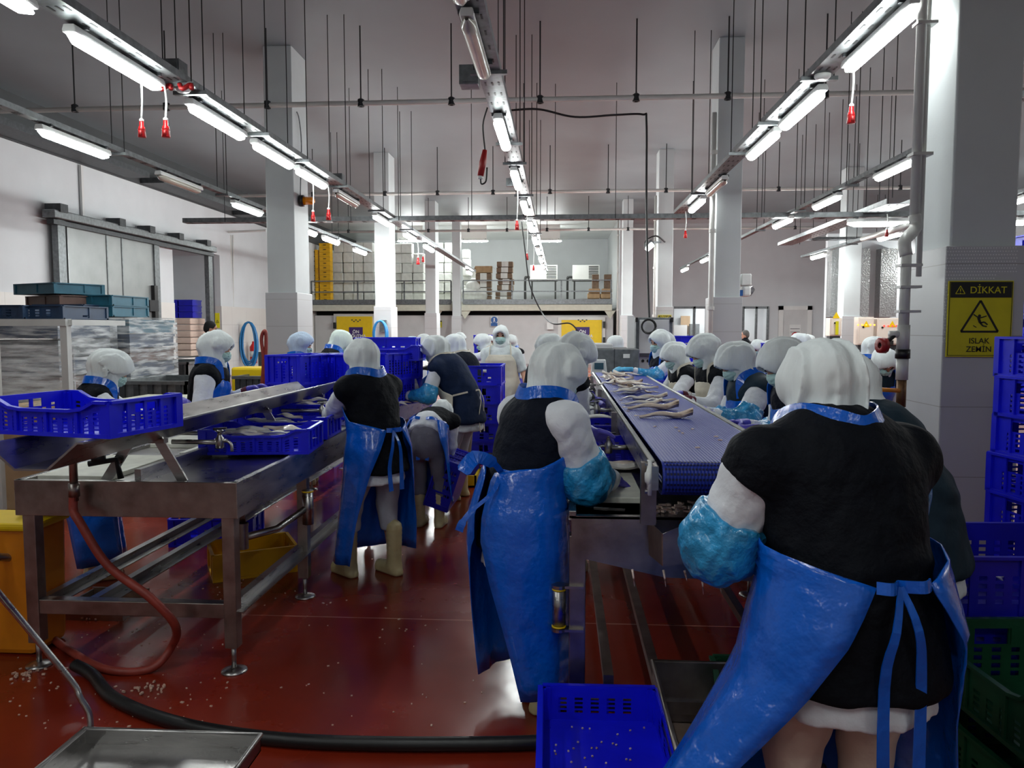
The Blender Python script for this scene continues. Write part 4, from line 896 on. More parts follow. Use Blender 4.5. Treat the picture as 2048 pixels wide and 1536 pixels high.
# trough
tg_ = thing('steel_trough', 'long stainless steel trough on slanted legs above the left table', 'trough', (-1.95, 4.4, .9))
y0, y1 = 2.67, 6.0
sec = [(-2.12, 1.175), (-2.1, 1.175), (-2.0, 1.085), (-1.88, 1.085), (-1.76, 1.185), (-1.735, 1.185), (-1.735, 1.178), (-1.757, 1.178), (-1.877, 1.077), (-2.004, 1.077), (-2.106, 1.167), (-2.12, 1.167)]
MB().prism([(a, y0, b) for a, b in sec], (0, y1-y0, 0)).build('channel', STEEL, tg_)
for y_ in (3.45, 4.75, 5.85):
    for s, xb in ((1, -1.76), (-1, -2.14)): MB().bar((-1.94+s*.06, y_, 1.09), (xb, y_, .88), .045, .012, up=(0, 1, 0)).build('leg', STEEL, tg_)
    MB().bar((-2.06, y_, 1.075), (-1.84, y_, 1.075), .04, .02).build('cross_bar', STEELD, tg_)
def tap(x0_, y_, z_, x1_, lab, parent=None, group='steel taps'):
    t = thing('water_tap', lab, 'tap', (x1_, y_, z_), group=group); s = 1 if x1_ > x0_ else -1
    MB().tube([(x0_, y_, z_), (x1_, y_, z_)], .012, 8).build('supply_pipe', STEEL, t, True)
    MB().lathe([(.014, -.03), (.02, -.025), (.02, .02), (.012, .03), (.01, .05), (.018, .052), (.018, .06), (0, .062)], (x1_, y_, z_)).build('valve_body', STEEL, t, True)
    MB().bar((x1_-.03, y_, z_+.065), (x1_+.035, y_, z_+.07), .014, .008).build('lever', DARKM, t)
    MB().tube(smooth_path([(x1_, y_, z_), (x1_+s*.03, y_, z_+.008), (x1_+s*.055, y_, z_-.01), (x1_+s*.06, y_, z_-.045)], 4), .008, 8).build('spout', STEEL, t, True)
    return t
tap(-1.9, 3.62, 1.045, -1.66, 'steel tap reaching from the trough over the near left table')
tap(-1.9, 5.1, 1.04, -1.62, 'steel tap below the far half of the trough')
tap(-2.0, 4.1, 1.02, -2.2, 'steel tap on the far side of the trough')
# drain pipe and red-brown hose
dp = WY(141, 945, 3.28)
MB().tube([(dp.x+.05, 3.3, 1.06), (dp.x, 3.3, 1.03), (dp.x, 3.3, .82)], .018, 10).build('drain_pipe', STEELD, tg_, True)
q = MB(); q.tube([(dp.x+.02, 3.38, .975), (dp.x+.13, 3.42, .99), (dp.x+.15, 3.42, .9)], .014, 8).cbox((dp.x+.07, 3.38, 1.0), (.06, .02, .03)).build('drain_valve', DARKM, tg_, True)
hs = [(dp.x, 3.3, .88), (dp.x, 3.29, .78), WY(160, 1045, 3.25), WY(215, 1130, 3.25), WY(300, 1195, 3.25), WY(350, 1250, 3.3), WY(345, 1290, 3.42), WZ(300, 1338, .02), WZ(210, 1338, .02), WZ(130, 1295, .02), WZ(60, 1245, .02), WZ(-20, 1238, .02)]
MB().tube(smooth_path(hs, 8), .019, 10).build('hose', HOSER, smooth=True, label='red-brown rubber hose looping down from the trough to the floor', cat='hose')
MB().tube([(dp.x, 3.3, .84), (dp.x, 3.3, .9)], .024, 10).build('hose_clamp', STEELD, tg_, True)
# black hose on floor
bh = [WZ(150, 1330, .04), WZ(185, 1350, .03), WZ(225, 1395, .028), WZ(320, 1436, .028), WZ(440, 1464, .028), WZ(600, 1482, .028), WZ(800, 1488, .028), WZ(1000, 1487, .028), WZ(1085, 1484, .028)]
MB().tube(smooth_path(bh, 8), .027, 14).build('hose', BLACKR, smooth=True, label='thick black hose lying across the red floor in front', cat='hose')
# drain box on the floor
c_ = WZ(215, 1205, .05); MB().box((c_.x-.17, c_.y-.14, 0), (c_.x+.17, c_.y-.13, .07)).box((c_.x-.17, c_.y+.13, 0), (c_.x+.17, c_.y+.14, .09)).box((c_.x-.17, c_.y-.13, 0), (c_.x-.16, c_.y+.13, .08)).box((c_.x-.16, c_.y-.13, .0), (c_.x+.17, c_.y+.13, .03)).build('floor_drain_tray', STEELD, label='small steel drain box on the floor under the left table', cat='drain')
# swing-arm stools
def stool(px, py, lx, ly, lab, z=.68, th=0):
    p = V((px, py, z)); s = thing('swing_stool', lab, 'stool', (px, py, z), group='swing-arm stools')
    MB().lathe([(0, 0), (.12, .0), (.165, .02), (.17, .03), (.0, .035)], p).build('seat', STEEL, s, True)
    MB().tube([p, p-V((0, 0, .12))], .016, 8).lathe([(.028, -.26), (.028, -.12)], p, n=12).lathe([(.03, -.135), (.03, -.12)], p, n=12).build('seat_post', STEELD, s, True)
    MB().tube([p-V((0, 0, .2)), V((px*.5+lx*.5, py*.5+ly*.5, z-.2)), V((lx, ly, z-.12))], .02, 10).build('swing_arm', STEEL, s, True)
    MB().tube([(lx, ly, z-.22), (lx, ly, z-.02)], .032, 14).build('hinge_barrel', STEEL, s, True)
    MB().tube([(lx, ly, z-.03), (lx, ly, z-.022)], .034, 14).build('yellow_ring', YELLOW, s, True)
    return s
stool(WY(485, 1030, 3.95).x, 3.95, TX1-.0, 4.33, 'swing-arm stool with steel seat beside the second table leg')
stool(WY(115, 1050, 3.75).x, 3.75, -2.75, 3.3, 'swing-arm stool with round seat at the left picture edge')
stool(-1.25, 6.2, TX1, 5.85, 'swing-arm stool folded under the far half of the left table')
# crates on the left
crate('b', -1.93, 3.0, 1.187, -12, 'large blue perforated crate balanced on the near end of the trough', 'crates on the left table')
cx = (-1.94-1.45)/2; crate('b', -1.72, 4.32, TZ, 6, 'blue crate full of fish on the near part of the left table', 'crates on the left table')
fish_in(-1.72, 4.32, TZ+.05, 6, 20, 'the near blue crate on the left table', .19, .12, s=.66, kinds='wwwf')
crate('b', -1.77, 4.86, TZ+.005, 4, 'blue crate of fish just behind the nearest fish crate on the left table', 'crates on the left table'); fish_in(-1.77, 4.86, TZ+.05, 4, 12, 'the second blue crate on the left table', .18, .12, s=.68)
crate('b', -1.72, 5.45, TZ+.06, 4, 'blue crate in front of the worker in the black vest at the left table', 'crates on the left table'); fish_in(-1.72, 5.45, TZ+.11, 4, 10, 'the third blue crate on the left table', .18, .12, s=.68)
crate('b', -2.3, 5.4, TZ, 8, 'blue crate on the far side of the trough', 'crates on the left table'); fish_in(-2.3, 5.4, TZ+.04, 8, 6, 'the crate behind the trough', .16, .1, s=.85)
for px, Y_, where in ((612, 6.5, 'pair before the pale blue headscarf'), (700, 6.75, 'pair just left of the black vest worker')):
    x_ = WY(px, 750, Y_).x
    for k in range(2): crate('K', x_, Y_, .9+.235*k, 68, f'{["lower", "upper"][k]} deep blue crate of the {where}', 'deep crates on the left table')
crate('K', -1.6, 7.0, .9, 68, 'lower deep blue crate just right of the black vest worker', 'deep crates on the left table'); crate('K', -1.6, 7.0, 1.135, 66, 'upper deep blue crate just right of the black vest worker', 'deep crates on the left table')
stack('s', -1.75, 7.7, .9, 3, .2, 3, 'on the far half of the left table', 'far crates on the left table')
stack('s', -2.9, 8.75, 0, 6, .2, 0, 'behind the worker in the pale blue headscarf', 'stack behind the pale blue headscarf')
crate('b', WY(782, 712, 7.2).x, 7.2, 1.3, 0, 'blue crate resting high on the second sloping trough', 'stacked crates on the left table')
# second trough (seen end on, sloping)
tg2 = thing('steel_trough', 'short sloping steel trough in the middle distance beside the navy vest', 'trough', (-1.8, 7, .9))
a_, b_ = WY(775, 748, 7.0), WY(848, 722, 7.6); MB().bar(a_, b_, .35, .01).bar(a_+V((0, -.17, .04)), b_+V((0, -.17, .04)), .01, .08).build('channel', STEELD, tg2)
for px in (800, 822): t_ = WY(px, 740, 7.1); MB().bar(t_, (t_.x+.1*(1 if px > 810 else -1), 7.1, .9), .04, .012, up=(0, 1, 0)).build('leg', STEEL, tg2)
# fish pile on the far half of the table
for i in range(14): fish(random.choice('wfd'), random.uniform(-1.6, -1.5), random.uniform(6.1, 7.4), .905+.01*(i % 4), random.uniform(-30, 30), 'silvery fish in the heap before the navy vest worker', 'fish heap on the left table')
# stacks on floor between
stack('s', WY(951, 800, 7.5).x+.02, 8.3, .0, 6, .2, 90, 'behind the navy vest worker', 'stack behind the navy vest worker')
p = WY(900, 1010, 6.35); crate('d', p.x+.1, 6.3, .32, 80, 'dark blue crate of fish held by the bending worker', None, (-72, 0, 88)); 
fish_in(p.x-.02, 6.3, .3, 80, 4, 'the crate held by the bending worker', .15, .03, s=.6)
MB().box((-1.35, 7.6, .0), (-.85, 8.1, .02)).box((-1.35, 7.6, 0), (-1.33, 8.1, .12)).box((-.87, 7.6, 0), (-.85, 8.1, .12)).box((-1.35, 7.6, 0), (-.85, 7.62, .12)).build('yellow_tub', YELLOW, label='shallow yellow tub at the feet of the navy vest worker', cat='tub')
crate('y', -2.05, 4.9, 0, 30, 'yellow crate on the floor under the left table', 'things under the left table')
crate('s', -2.6, 5.6, 0, 10, 'blue crate on the floor behind the left table', 'things under the left table')
yb = thing('orange_bin', 'orange-yellow plastic bin at the left picture edge under the table', 'bin', (-2.65, 3.75, 0))
MB().prism([(-3.1, 3.5, 0), (-2.56, 3.5, 0), (-2.54, 3.5, .64), (-3.15, 3.5, .64)], (0, .25, 0)).build('shell', ORANGE, yb, bevel=.03)
MB().box((-3.16, 3.48, .62), (-2.53, 3.77, .66)).build('lid', YELLOW, yb, bevel=.015)
# ---------------------------------------------------------------- trolley, bottom left
tr_ = thing('tray_trolley', 'stainless steel tray trolley with bent tube handle, bottom left corner', 'trolley', (-1.2, 2.1, 0))
rl, rr_ = WZ(172, 1456, .36), WZ(520, 1472, .36)
ex = rr_.x-rl.x; X0, X1, Y1 = rl.x, rr_.x, (rl.y+rr_.y)/2; Y0 = Y1-.85; zt = .36
MB().box((X0, Y0, zt-.05), (X1, Y1, zt-.045)).box((X0, Y0, zt-.05), (X0+.004, Y1, zt)).box((X1-.004, Y0, zt-.05), (X1, Y1, zt)).box((X0, Y1-.004, zt-.05), (X1, Y1, zt)).box((X0, Y0, zt-.05), (X1, Y0+.004, zt)).build('tray', STEEL, tr_)
MB().tube([(X0, Y0, zt), (X0, Y1, zt), (X1, Y1, zt), (X1, Y0, zt)], .008, 8).build('rolled_rim', STEEL, tr_, True)
hp_ = [(X0+.01, Y1+.01, zt-.05), (X0+.01, Y1+.01, zt+.04), WY(160, 1395, Y1), WY(145, 1365, Y1), WY(60, 1262, Y1-.05), WY(0, 1190, Y1-.12), WY(-40, 1140, Y1-.2)]
MB().tube(smooth_path(hp_, 6), .0095, 10).build('handle', STEEL, tr_, True)
for a in (X0+.05, X1-.05):
    for b in (Y0+.05, Y1-.05):
        w_ = MB().tube([(a, b, .06), (a, b, zt-.05)], .014, 8).build('leg', STEELD, tr_, True); MB().tube([(a-.012, b, .04), (a+.012, b, .04)], .04, 14).build('wheel', BLACKR, w_, True)
# ---------------------------------------------------------------- right table and conveyor
RX0, RX1, RY0, RY1 = .03, 1.17, 2.92, 9.6
rt = thing('cutting_table', 'stainless steel cutting table running under the blue conveyor', 'table', (.6, 5, 0))
MB().box((RX0, RY0, TZ-.03), (RX1, RY1, TZ-.02)).build('table_top', STEEL, rt)
for xa in (RX0, RX1-.03): MB().box((xa, RY0, TZ-.03), (xa+.03, RY1, TZ)).build('raised_rim', STEEL, rt, bevel=.003)
fp = [(RX0, RY0, .76), (RX0, RY0, TZ-.02), (RX1, RY0, TZ-.02), (RX1, RY0, .62)]
pxx = [WY(p[0], p[1], RY0) for p in ((1143, 1112), (1143, 1033), (1560, 1035), (1560, 1165), (1330, 1155))]
MB().prism([tuple(p) for p in pxx], (0, .006, 0)).build('front_plate', STEELD, rt)
ch = MB(); A_, B_, C_, D_, E_ = WY(1298, 1040, 2.88), WY(1326, 1068, 2.74), WY(1398, 1036, 2.74), WY(1560, 1036, 2.74), WY(1560, 1110, 2.74)
F_, G_ = WY(1326, 1132, 2.74), WY(1300, 1110, 2.88)
ch.prism([A_, B_, F_, G_], (-.004, .004, 0)).prism([B_, C_, D_, E_, F_], (0, .004, 0)).build('waste_chute', STEELD, rt)
for x_ in (RX0+.035, RX1-.04):
    for y_ in (2.96, 4.6, 6.4, 8.2, 9.5):
        lg = MB().box((x_-.032, y_-.032, .12), (x_+.032, y_+.032, .8)).build('leg', STEELD, rt, bevel=.003)
        MB().tube([(x_, y_, .01), (x_, y_, .13)], .012, 8).lathe([(.0, .022), (.035, .014), (.058, .008), (.06, 0), (0, 0)], (x_, y_, 0)).build('foot', STEEL, lg, True)
for x_ in (RX0+.16, RX0+.35, RX1-.3): MB().box((x_-.02, 2.95, .2), (x_+.02, 9.4, .24)).build('shelf_rail', STEELD, rt)
MB().box((RX0, 2.93, .1), (RX1, 2.97, .15)).build('front_rail', STEELD, rt)
# hinge barrel on the corner leg
hx_ = WY(1136, 1200, 2.93).x
hb = MB().tube([(hx_-.035, 2.93, WY(1130, 1258, 2.93).z), (hx_-.035, 2.93, WY(1130, 1172, 2.93).z)], .026, 16).build('hinge_barrel', STEEL, rt, True)
for pz_ in (1172, 1258): zz = WY(1130, pz_, 2.93).z; MB().tube([(hx_-.035, 2.93, zz-.006), (hx_-.035, 2.93, zz+.006)], .03, 16).box((hx_-.03, 2.91, zz-.005), (hx_+.06, 2.95, zz+.005)).build('hinge_plate', STEEL, hb)
for pz_ in (1178, 1252): zz = WY(1130, pz_, 2.93).z; MB().tube([(hx_-.035, 2.93, zz-.003), (hx_-.035, 2.93, zz+.003)], .028, 16).build('yellow_ring', YELLOW, hb, True)
cb(.19, 3.42, TZ-.02, .3, .55, 'long white cutting board at the near left end of the right table'); cb(.2, 3.2, TZ-.045, .34, .5, 'stained lower cutting board under the near one on the right table')
cb(.19, 4.9, TZ-.02, .28, .6, 'white cutting board on the right table, second from the near end'); cb(1.0, 3.9, TZ-.02, .28, .6, 'white cutting board on the right side of the conveyor, nearest')
cb(.19, 6.4, TZ-.02, .28, .6, 'white cutting board on the right table, third from the near end'); cb(1.0, 5.4, TZ-.02, .28, .6, 'white cutting board on the right side of the conveyor, middle'); cb(1.0, 6.9, TZ-.02, .28, .6, 'white cutting board on the right side of the conveyor, farthest')
# conveyor
BX0, BX1, BY0, BY1, BZ = .352, .815, 2.72, 8.15, 1.13
cv = thing('conveyor', 'blue ribbed belt conveyor on steel side rails above the right table', 'conveyor', ((BX0+BX1)/2, 5, .9))
prof = []
R_ = .058
for k in range(13): a = pi/2+pi*k/12; prof.append((BY0+R_*cos(a), BZ-R_+R_*sin(a)))
prof2 = [(BY1, BZ)]+prof+[(BY1, BZ-2*R_)]
rows = [[(BX0+(BX1-BX0)*j/10, y_, z_) for j in range(11)] for y_, z_ in prof2]
bl = MB().sheet(rows).build('belt', BELT, cv, smooth=False, solid=.004)
hm = MB()   # drain slots of the belt links at the drum
for r_ in range(9):
    a = pi/2+.25+r_*.31
    if a > 1.55*pi: 
        z_ = None
    for j in range(38):
        x_ = BX0+.012+(BX1-BX0-.02)*(j+.5*(r_ % 2))/38; c = V((x_, BY0+(R_+.0028)*cos(a), BZ-R_+(R_+.0028)*sin(a))); n_ = V((0, cos(a), sin(a))); tdir = V((0, -sin(a), cos(a)))
        hm.add([c+V((-.0042, 0, 0))-tdir*.0042, c+V((.0042, 0, 0))-tdir*.0042, c+V((.0042, 0, 0))+tdir*.0042, c+V((-.0042, 0, 0))+tdir*.0042], [(0, 1, 2, 3)])
tag(hm.build('belt_slots', BELTH, cv), kind='stuff')
MB().box((BX0+.01, BY0, BZ-2*R_+.01), (BX1-.01, BY0+.05, BZ-.02)).build('end_drum', BLACKR, cv)
for s, x_ in ((-1, BX0-.022), (1, BX1+.022)):
    MB().box((x_-.012, BY0-.02, BZ-.1), (x_+.012, BY1, BZ-.015)).build('side_rail', STEEL, cv)
    MB().tube([(x_-s*-.006, BY0+.02, BZ-.002), (x_, BY1, BZ-.002)], .009, 8).build('guard_wire', PIPEW, cv, True)
    for y_ in (2.82, 4.5, 6.2, 7.9): MB().box((x_-.018-(.02 if s < 0 else 0), y_-.02, TZ-.02), (x_+.018, y_+.02, BZ-.02)).build('support_post', STEELD, cv)
    bp_ = thing('bearing', None, None, (x_, BY0, BZ-.06)); bp_.parent = cv; bp_.location = V((x_, BY0, BZ-.06))-V(cv.location)
    MB().lathe([(0, 0), (.03, 0), (.034, .012), (.02, .016), (.018, .02), (0, .02)], (x_+s*.012, BY0+.01, BZ-.06), (s, 0, 0), 18).cbox((x_+s*.017, BY0+.01, BZ-.06), (.012, .05, .12)).build('bearing_block', WHITEP, bp_, True)
    for dz in (-.05, .05): MB().lathe([(0, .01), (.008, .01), (.008, 0)], (x_+s*.022, BY0+.01, BZ-.06+dz), (s, 0, 0), 8).build('bolt', STEEL, bp_)
MB().box((BX0, 3.0, BZ-.14), (BX1, 7.9, BZ-.12)).build('return_guide', STEELD, cv)
# hanging waste under the belt end
for i in range(12):
    x_ = .5+random.uniform(-.3, .5); z0_ = .72; ln = random.uniform(.03, .09)
    MB().tube([(x_, 2.78, z0_), (x_+.005, 2.775, z0_-ln*.5), (x_+.008, 2.77, z0_-ln)], [.005, .004, .001], 5).build('fish_shred', SCRAP, smooth=True, label='thin pinkish fish shred hanging below the waste chute', cat='fish scrap', group='shreds hanging under the chute')
sp_ = MB()
for i in range(140):
    x_ = random.uniform(.33, .95); y_ = 2.96+random.random()*.14; sp_.cbox((x_, y_, TZ-.015+random.random()*.02*(1 if x_ > .45 else .3)), (random.uniform(.01, .03), random.uniform(.005, .015), .008), random.random()*3)
sp_.build('fish_waste', SCRAP, label='brownish fish waste heaped on the table under the belt end', cat='fish waste', kind='stuff')
# fish on the belt
random.seed(21); bf = []
for i in range(34):
    v = random.random(); py = 754+34*v; bf.append((random.gauss(1238+v*30, 15), py, random.choice('fgfgwt'), random.gauss(0, 38)+random.choice((0, 180)), random.uniform(.5, .72)))
NP = len(bf)
bf += [(1303, 783, 't', 10, .3), (1275, 796, 'f', 175, .62), (1300, 795, 'g', 185, .66), (1320, 801, 'f', 175, .6), (1287, 807, 'g', 180, .66), (1306, 816, 't', 178, .85), (1332, 833, 't', 178, .8)]
nmz = {'w': 'whole silver fish', 'f': 'pale fish fillet', 't': 'dark-skinned fish piece', 'd': 'dark-backed fish', 'g': 'pinkish fish tail piece'}
for i, (px, py, k, rz_, s_) in enumerate(bf):
    p = WZ(px, py, BZ+.012); where = 'in the middle pile on the blue belt' if i < NP else ['small piece right of the pile on the blue belt', 'curled on the belt just in front of the pile', 'long piece next to the curled one on the belt', 'at the right end of the first row before the pile', 'left piece of the second row on the belt', 'long piece, second nearest on the blue belt', 'nearest piece on the blue belt'][i-NP]
    fish(k, p.x, p.y, BZ+.004+(.014*(i % 4) if i < NP else 0), rz_-4+180*0, nmz[k]+' '+('lying ' if i < NP else '')+where, 'fish pile on the belt' if i < NP else None, s_)
bs = MB()
for px, py in ((1310, 853), (1352, 855), (1358, 862), (1365, 866), (1256, 822), (1242, 800), (1432, 873), (1385, 858), (1475, 902), (1440, 880), (1395, 895)): p = WZ(px, py, BZ+.004); bs.cbox(p, (.018, .008, .005), random.random()*3)
bs.build('belt_crumbs', SCRAP, label='scattered fish crumbs on the near half of the blue belt', cat='fish scrap', kind='stuff')
# taps on the right table
for i, (px, py, Y_) in enumerate(((1252, 895, 3.75), (1208, 820, 5.0), (1190, 795, 6.1), (1182, 770, 7.2))):
    p = WY(px, py, Y_); tap(.36, Y_, max(p.z, 1.0), .36-.13, 'steel tap left of the conveyor, '+['nearest', 'second', 'third', 'fourth'][i]+' from the camera', group='taps left of the conveyor')
for i, (Y_) in enumerate((3.9, 4.9, 5.9)): tap(.83, Y_, 1.0, .95, 'steel tap right of the conveyor, '+['nearest', 'middle', 'farthest'][i], group='taps right of the conveyor')
# crates, fish and knife on right table
crate('S', .2, 4.05, TZ, 3, 'dark blue perforated crate on the right table in front of the purple glove', 'crates on the right table')
crate('S', .18, 4.75, TZ+.02, 0, 'dark blue crate behind the first one on the right table', 'crates on the right table'); crate('S', .18, 6.0, TZ, 0, 'dark blue crate far along the left side of the conveyor', 'crates on the right table')
crate('S', 1.0, 4.6, TZ, 3, 'dark blue crate on the table right of the conveyor', 'crates on the right table')
crate('s', 1.02, 7.6, TZ, 0, 'blue crate under the arm of the farthest worker at the conveyor', 'crates on the right table')
fish('w', .15, 4.6, 1.06, 170, 'white-bellied fish on the rim of the second crate on the right table', None); fish('d', .2, 3.68, .93, 175, 'large brown fish in front of the purple glove on the right table', None, 1.35); fish('f', .27, 3.62, .935, 195, 'pinkish fillet beside the large brown fish', None, 1.1)
fish('f', .1, 5.2, .93, 60, 'fillet on the second cutting board of the right table', None)
for i, (x_, y_) in enumerate(((.93, 4.3), (.96, 4.15), (.95, 5.0), (.97, 5.7))): fish('g', x_, y_, .935, 80+i*20, 'fish piece on the table right of the conveyor, '+['second nearest', 'nearest', 'second farthest', 'farthest'][i]+' of four', None)
kn = thing('knife', 'black-handled knife lying on the near edge of the right table', 'knife', (.2, 3.0, TZ-.01))
a_, b_ = WZ(1187, 1016, TZ), WZ(1250, 1020, TZ); MB().bar(a_, a_.lerp(b_, .5), .014, .012).build('handle', BLACKR, kn, bevel=.004); MB().bar(a_.lerp(b_, .45), b_, .018, .006).build('blade_sheath', BLACKP, kn)
# ---------------------------------------------------------------- bottom centre crate, steel box, green crates
crate('f', .15, 2.5, .13, 1, 'empty blue crate with small scraps, bottom centre on the floor', 'crates at the bottom right')
crate('f', .15, 2.5, .0, 1, 'blue crate under the empty one at the bottom centre', 'crates at the bottom right')
cr_ = MB()
for i in range(34): cr_.cbox((.15+random.uniform(-.17, .17), 2.45+random.uniform(-.1, .3), .14), (.006, .006, .004), random.random()*3)
cr_.build('crate_crumbs', SCRAP, label='tiny white scraps on the floor of the empty blue crate', cat='fish scrap', kind='stuff')
sb = thing('steel_bin', 'open stainless steel bin beside the empty blue crate', 'bin', (.55, 2.6, 0))
MB().box((.36, 2.2, .02), (.78, 2.95, .03)).box((.36, 2.2, .02), (.365, 2.95, .3)).box((.775, 2.2, .02), (.78, 2.95, .3)).box((.36, 2.945, .02), (.78, 2.95, .3)).build('shell', STEELD, sb)
MB().box((.37, 2.21, .031), (.77, 2.94, .06)).build('wet_bottom', mat('murky_wet', (128, 108, 94), .25, noise=.2, nscale=4), sb)
MB().tube([(.36, 2.2, .3), (.36, 2.95, .3), (.78, 2.95, .3), (.78, 2.2, .3)], .01, 8).build('rolled_rim', STEELD, sb, True)
crate('g', .82, 2.72, .05, 90, 'green crate behind the front worker, beside the steel bin', 'green crates')
crate('g', 1.62, 2.58, .28, 94, 'upper green crate with scooped side, bottom right corner', 'green crates'); crate('g', 1.62, 2.58, .04, 96, 'lower green crate in the bottom right corner', 'green crates')
# right-hand big crates and the tall stack
pL = WZ(1960, 1180, .62)
crate('L', 1.72, 3.2, .5, 2, 'large dark blue crate with fish behind the front worker on the right', 'large crates at the right'); crate('L', 1.73, 3.21, .26, 1, 'second large dark blue crate under the one with fish', 'large crates at the right')
crate('L', 1.72, 3.2, .02, 2, 'lowest large blue crate in the right stack', 'large crates at the right')
for i in range(5): fish('w', 1.5+.02*i, 3.15+.05*i, .71-.01*i, -35+6*i, 'long silver fish leaning in the large blue crate at the right', 'fish in the large blue crate', 1.25, .35)
sx = WY(2070, 700, 3.9).x
stack('B', sx+.27, 4.0, .35, 6, .2, 8, 'before the near pillar, right edge', 'tall stack at the right edge', .015)
crate('d', sx+.25, 3.98, .15, 8, 'dark blue crate, base of the tall stack at the right edge', 'tall stack at the right edge'); crate('d', sx+.25, 3.98, -.0, 8, 'lowest dark blue crate of the tall stack at the right edge', 'tall stack at the right edge')
stack('s', WY(2060, 560, 6.6).x+.22, 6.6, 0, 11, .215, 4, 'behind the near pillar at the right edge', 'tallest stack behind the pillar', .02, 5)
# ---------------------------------------------------------------- the workers
GL, GR, GB = 'workers along the left table', 'workers along the conveyor', 'workers in the background'
H1, J1 = worker('tall person in navy vest and blue apron at the conveyor, centre foreground', 1118, 3.24, 682, -52, 20, 36, bun=.85, g=1.03, vest='n', cover=True, wr=WY(1226, 960, 3.3), wl=WY(1200, 868, 3.75), group=GR, vox=.0075, flare=.86, hem=.13, feet=((-.05, .1), (.06, .06)), armg=1.42, tie=False, vc=-.03, wrapw=1.28, hood=1.0, detail=False, curl=1.0)
def lw_(px, py, Y): return J1['R'] @ (WY(px, py, Y)-V(H1.location))/H1.scale[0]
for pts, w_ in (([(1003, 945, 3.0), (985, 925, 2.94), (950, 915, 2.9), (925, 945, 2.86)], [.025, .05, .06, .04]), ([(1003, 945, 3.0), (985, 985, 2.94), (945, 1020, 2.9), (925, 1045, 2.88), (918, 1062, 2.88)], [.02, .016, .022, .032, .036]), ([(1003, 945, 3.0), (1030, 950, 2.98), (1075, 948, 3.0)], [.03, .03, .03])):
    P_ = smooth_path([lw_(*p) for p in pts], 5); MB().ribbon(P_, [w_[min(int(k/5), len(w_)-1)] for k in range(len(P_))], .004, J1['R'] @ V((0, -1, .25))).build('tie_end', APRB, H1, False, local=True)
worker('person in black vest and long blue apron seen from behind at the right foreground', 1640, 2.16, 672, 14, 17, 35, bun=1.0, hood=.97, g=1.24, tail=.62, vest='k', cover=True, wl=WY(1440, 1095, 2.3), wr=(1.0, 2.55, 1.0), group=GR, vox=.0062, flare=1.7, hem=.12, skew=-.2, vc=.055, armg=1.35, trous=TROUSC, detail=False, elbow_out=.8)
worker('person in black vest leaning over the left table, back to us, cream boots showing', 722, 4.9, 675, 52, 16, 30, vest='k', wl=WY(650, 838, 5.1), wr=WY(670, 838, 5.5), cuff=CUFFK, group=GL, flare=1.12, g=1.06, feet=((-.13, .14), (.1, -.06)), vox=.011, hem=.14, armg=1.15)
worker('person in navy blue vest with cream apron tied behind, bending over the left table', 868, 7.2, 669, 72, 34, 35, vest='b', apron='cream', wl=WY(812, 790, 7.0), wr=WY(815, 785, 7.5), cover=True, group=GL, g=1.15, vox=.014, wrapw=.8, hem=.22)
worker('person in black vest just behind the navy blue vest worker', 907, 8.5, 667, 68, 30, 35, vest='n', apron='cream', wl=WY(850, 780, 8.6), wr=WY(850, 780, 8.9), group=GL)
person('person crouching forward in a blue apron in the aisle, grey trousers towards us', -1.06, 6.05, -8, .82, lean=84, hp=30, wr=WY(893, 965, 6.5), wl=WY(840, 960, 6.7), vest='k', trous=TROUSD, group=GL, vox=.012, g=1.0, hem=.25, flare=1.0, wrapw=.85)
worker('person in black vest seen from behind at the near left end of the left table', 226, 4.75, 697, -62, 22, 36, vest='k', wr=WY(330, 812, 4.7), wl=WY(330, 805, 5.1), group=GL, bun=1.15, detail=False)
worker('person wearing a mask with green valve facing right at the left table', 434, 5.7, 659, -78, 12, 18, vest='k', wr=WY(470, 815, 5.5), wl=WY(500, 780, 5.9), group=GL, armg=1.15, cuff=CUFFR)
worker('masked person in pale blue headscarf facing right behind the deep blue crates', 604, 7.7, 662, -80, 8, 15, vest='k', wr=(-2.35, 7.5, 1.1), wl=(-2.35, 7.9, 1.1), scarf='b', group=GL)
worker('person with head bowed between the pale blue headscarf and the black vest worker', 684, 9.2, 660, -70, 22, 55, vest='k', wr=(-2.2, 9.3, 1.05), wl=(-2.2, 9.6, 1.05), group=GL, scarf='m')
worker('small distant person with blue strap left of the navy blue vest worker', 826, 11.2, 672, -75, 15, 40, vest='k', wr=(-1.6, 11, 1.), wl=(-1.6, 11.4, 1.), scarf='b', group=GB, cover=True, glove='c')
worker('distant person whose white scarf shows just left of the navy vest worker', 849, 13, 667, -80, 10, 35, vest='k', group=GB)
worker('distant bowed person in front of the blue strap worker', 852, 10.2, 694, -60, 30, 30, vest='k', group=GB, cover=True)
worker('distant person facing right beside the back doorpost', 920, 13.5, 664, -85, 5, 20, vest='k', apron='cream', group=GB)
worker('person in black vest with white sleeve leaning left, left of the woman facing us', 963, 11.5, 666, 100, 32, 35, vest='k', apron='cream', wl=(-2, 11.5, 1.05), wr=(-2, 12, 1.05), group=GB)
worker('person facing us in white coat and long cream apron, arms down', 1002, 9.5, 657, 178, 3, 4, vest=None, cover=None, apron='cream', glove='c', wr=WY(969, 795, 9.35), wl=WY(1051, 770, 9.3), group=GB, vox=.013, g=1.1, h=.985, hem=.13, wrapw=.85, bun=.7)
worker('distant person half hidden behind the right shoulder of the woman facing us', 1021, 13, 668, 150, 15, 30, vest='k', group=GB)
worker('distant person whose scarf shows left of the face of the woman facing us', 980, 14.5, 670, -160, 15, 20, vest='k', group=GB)
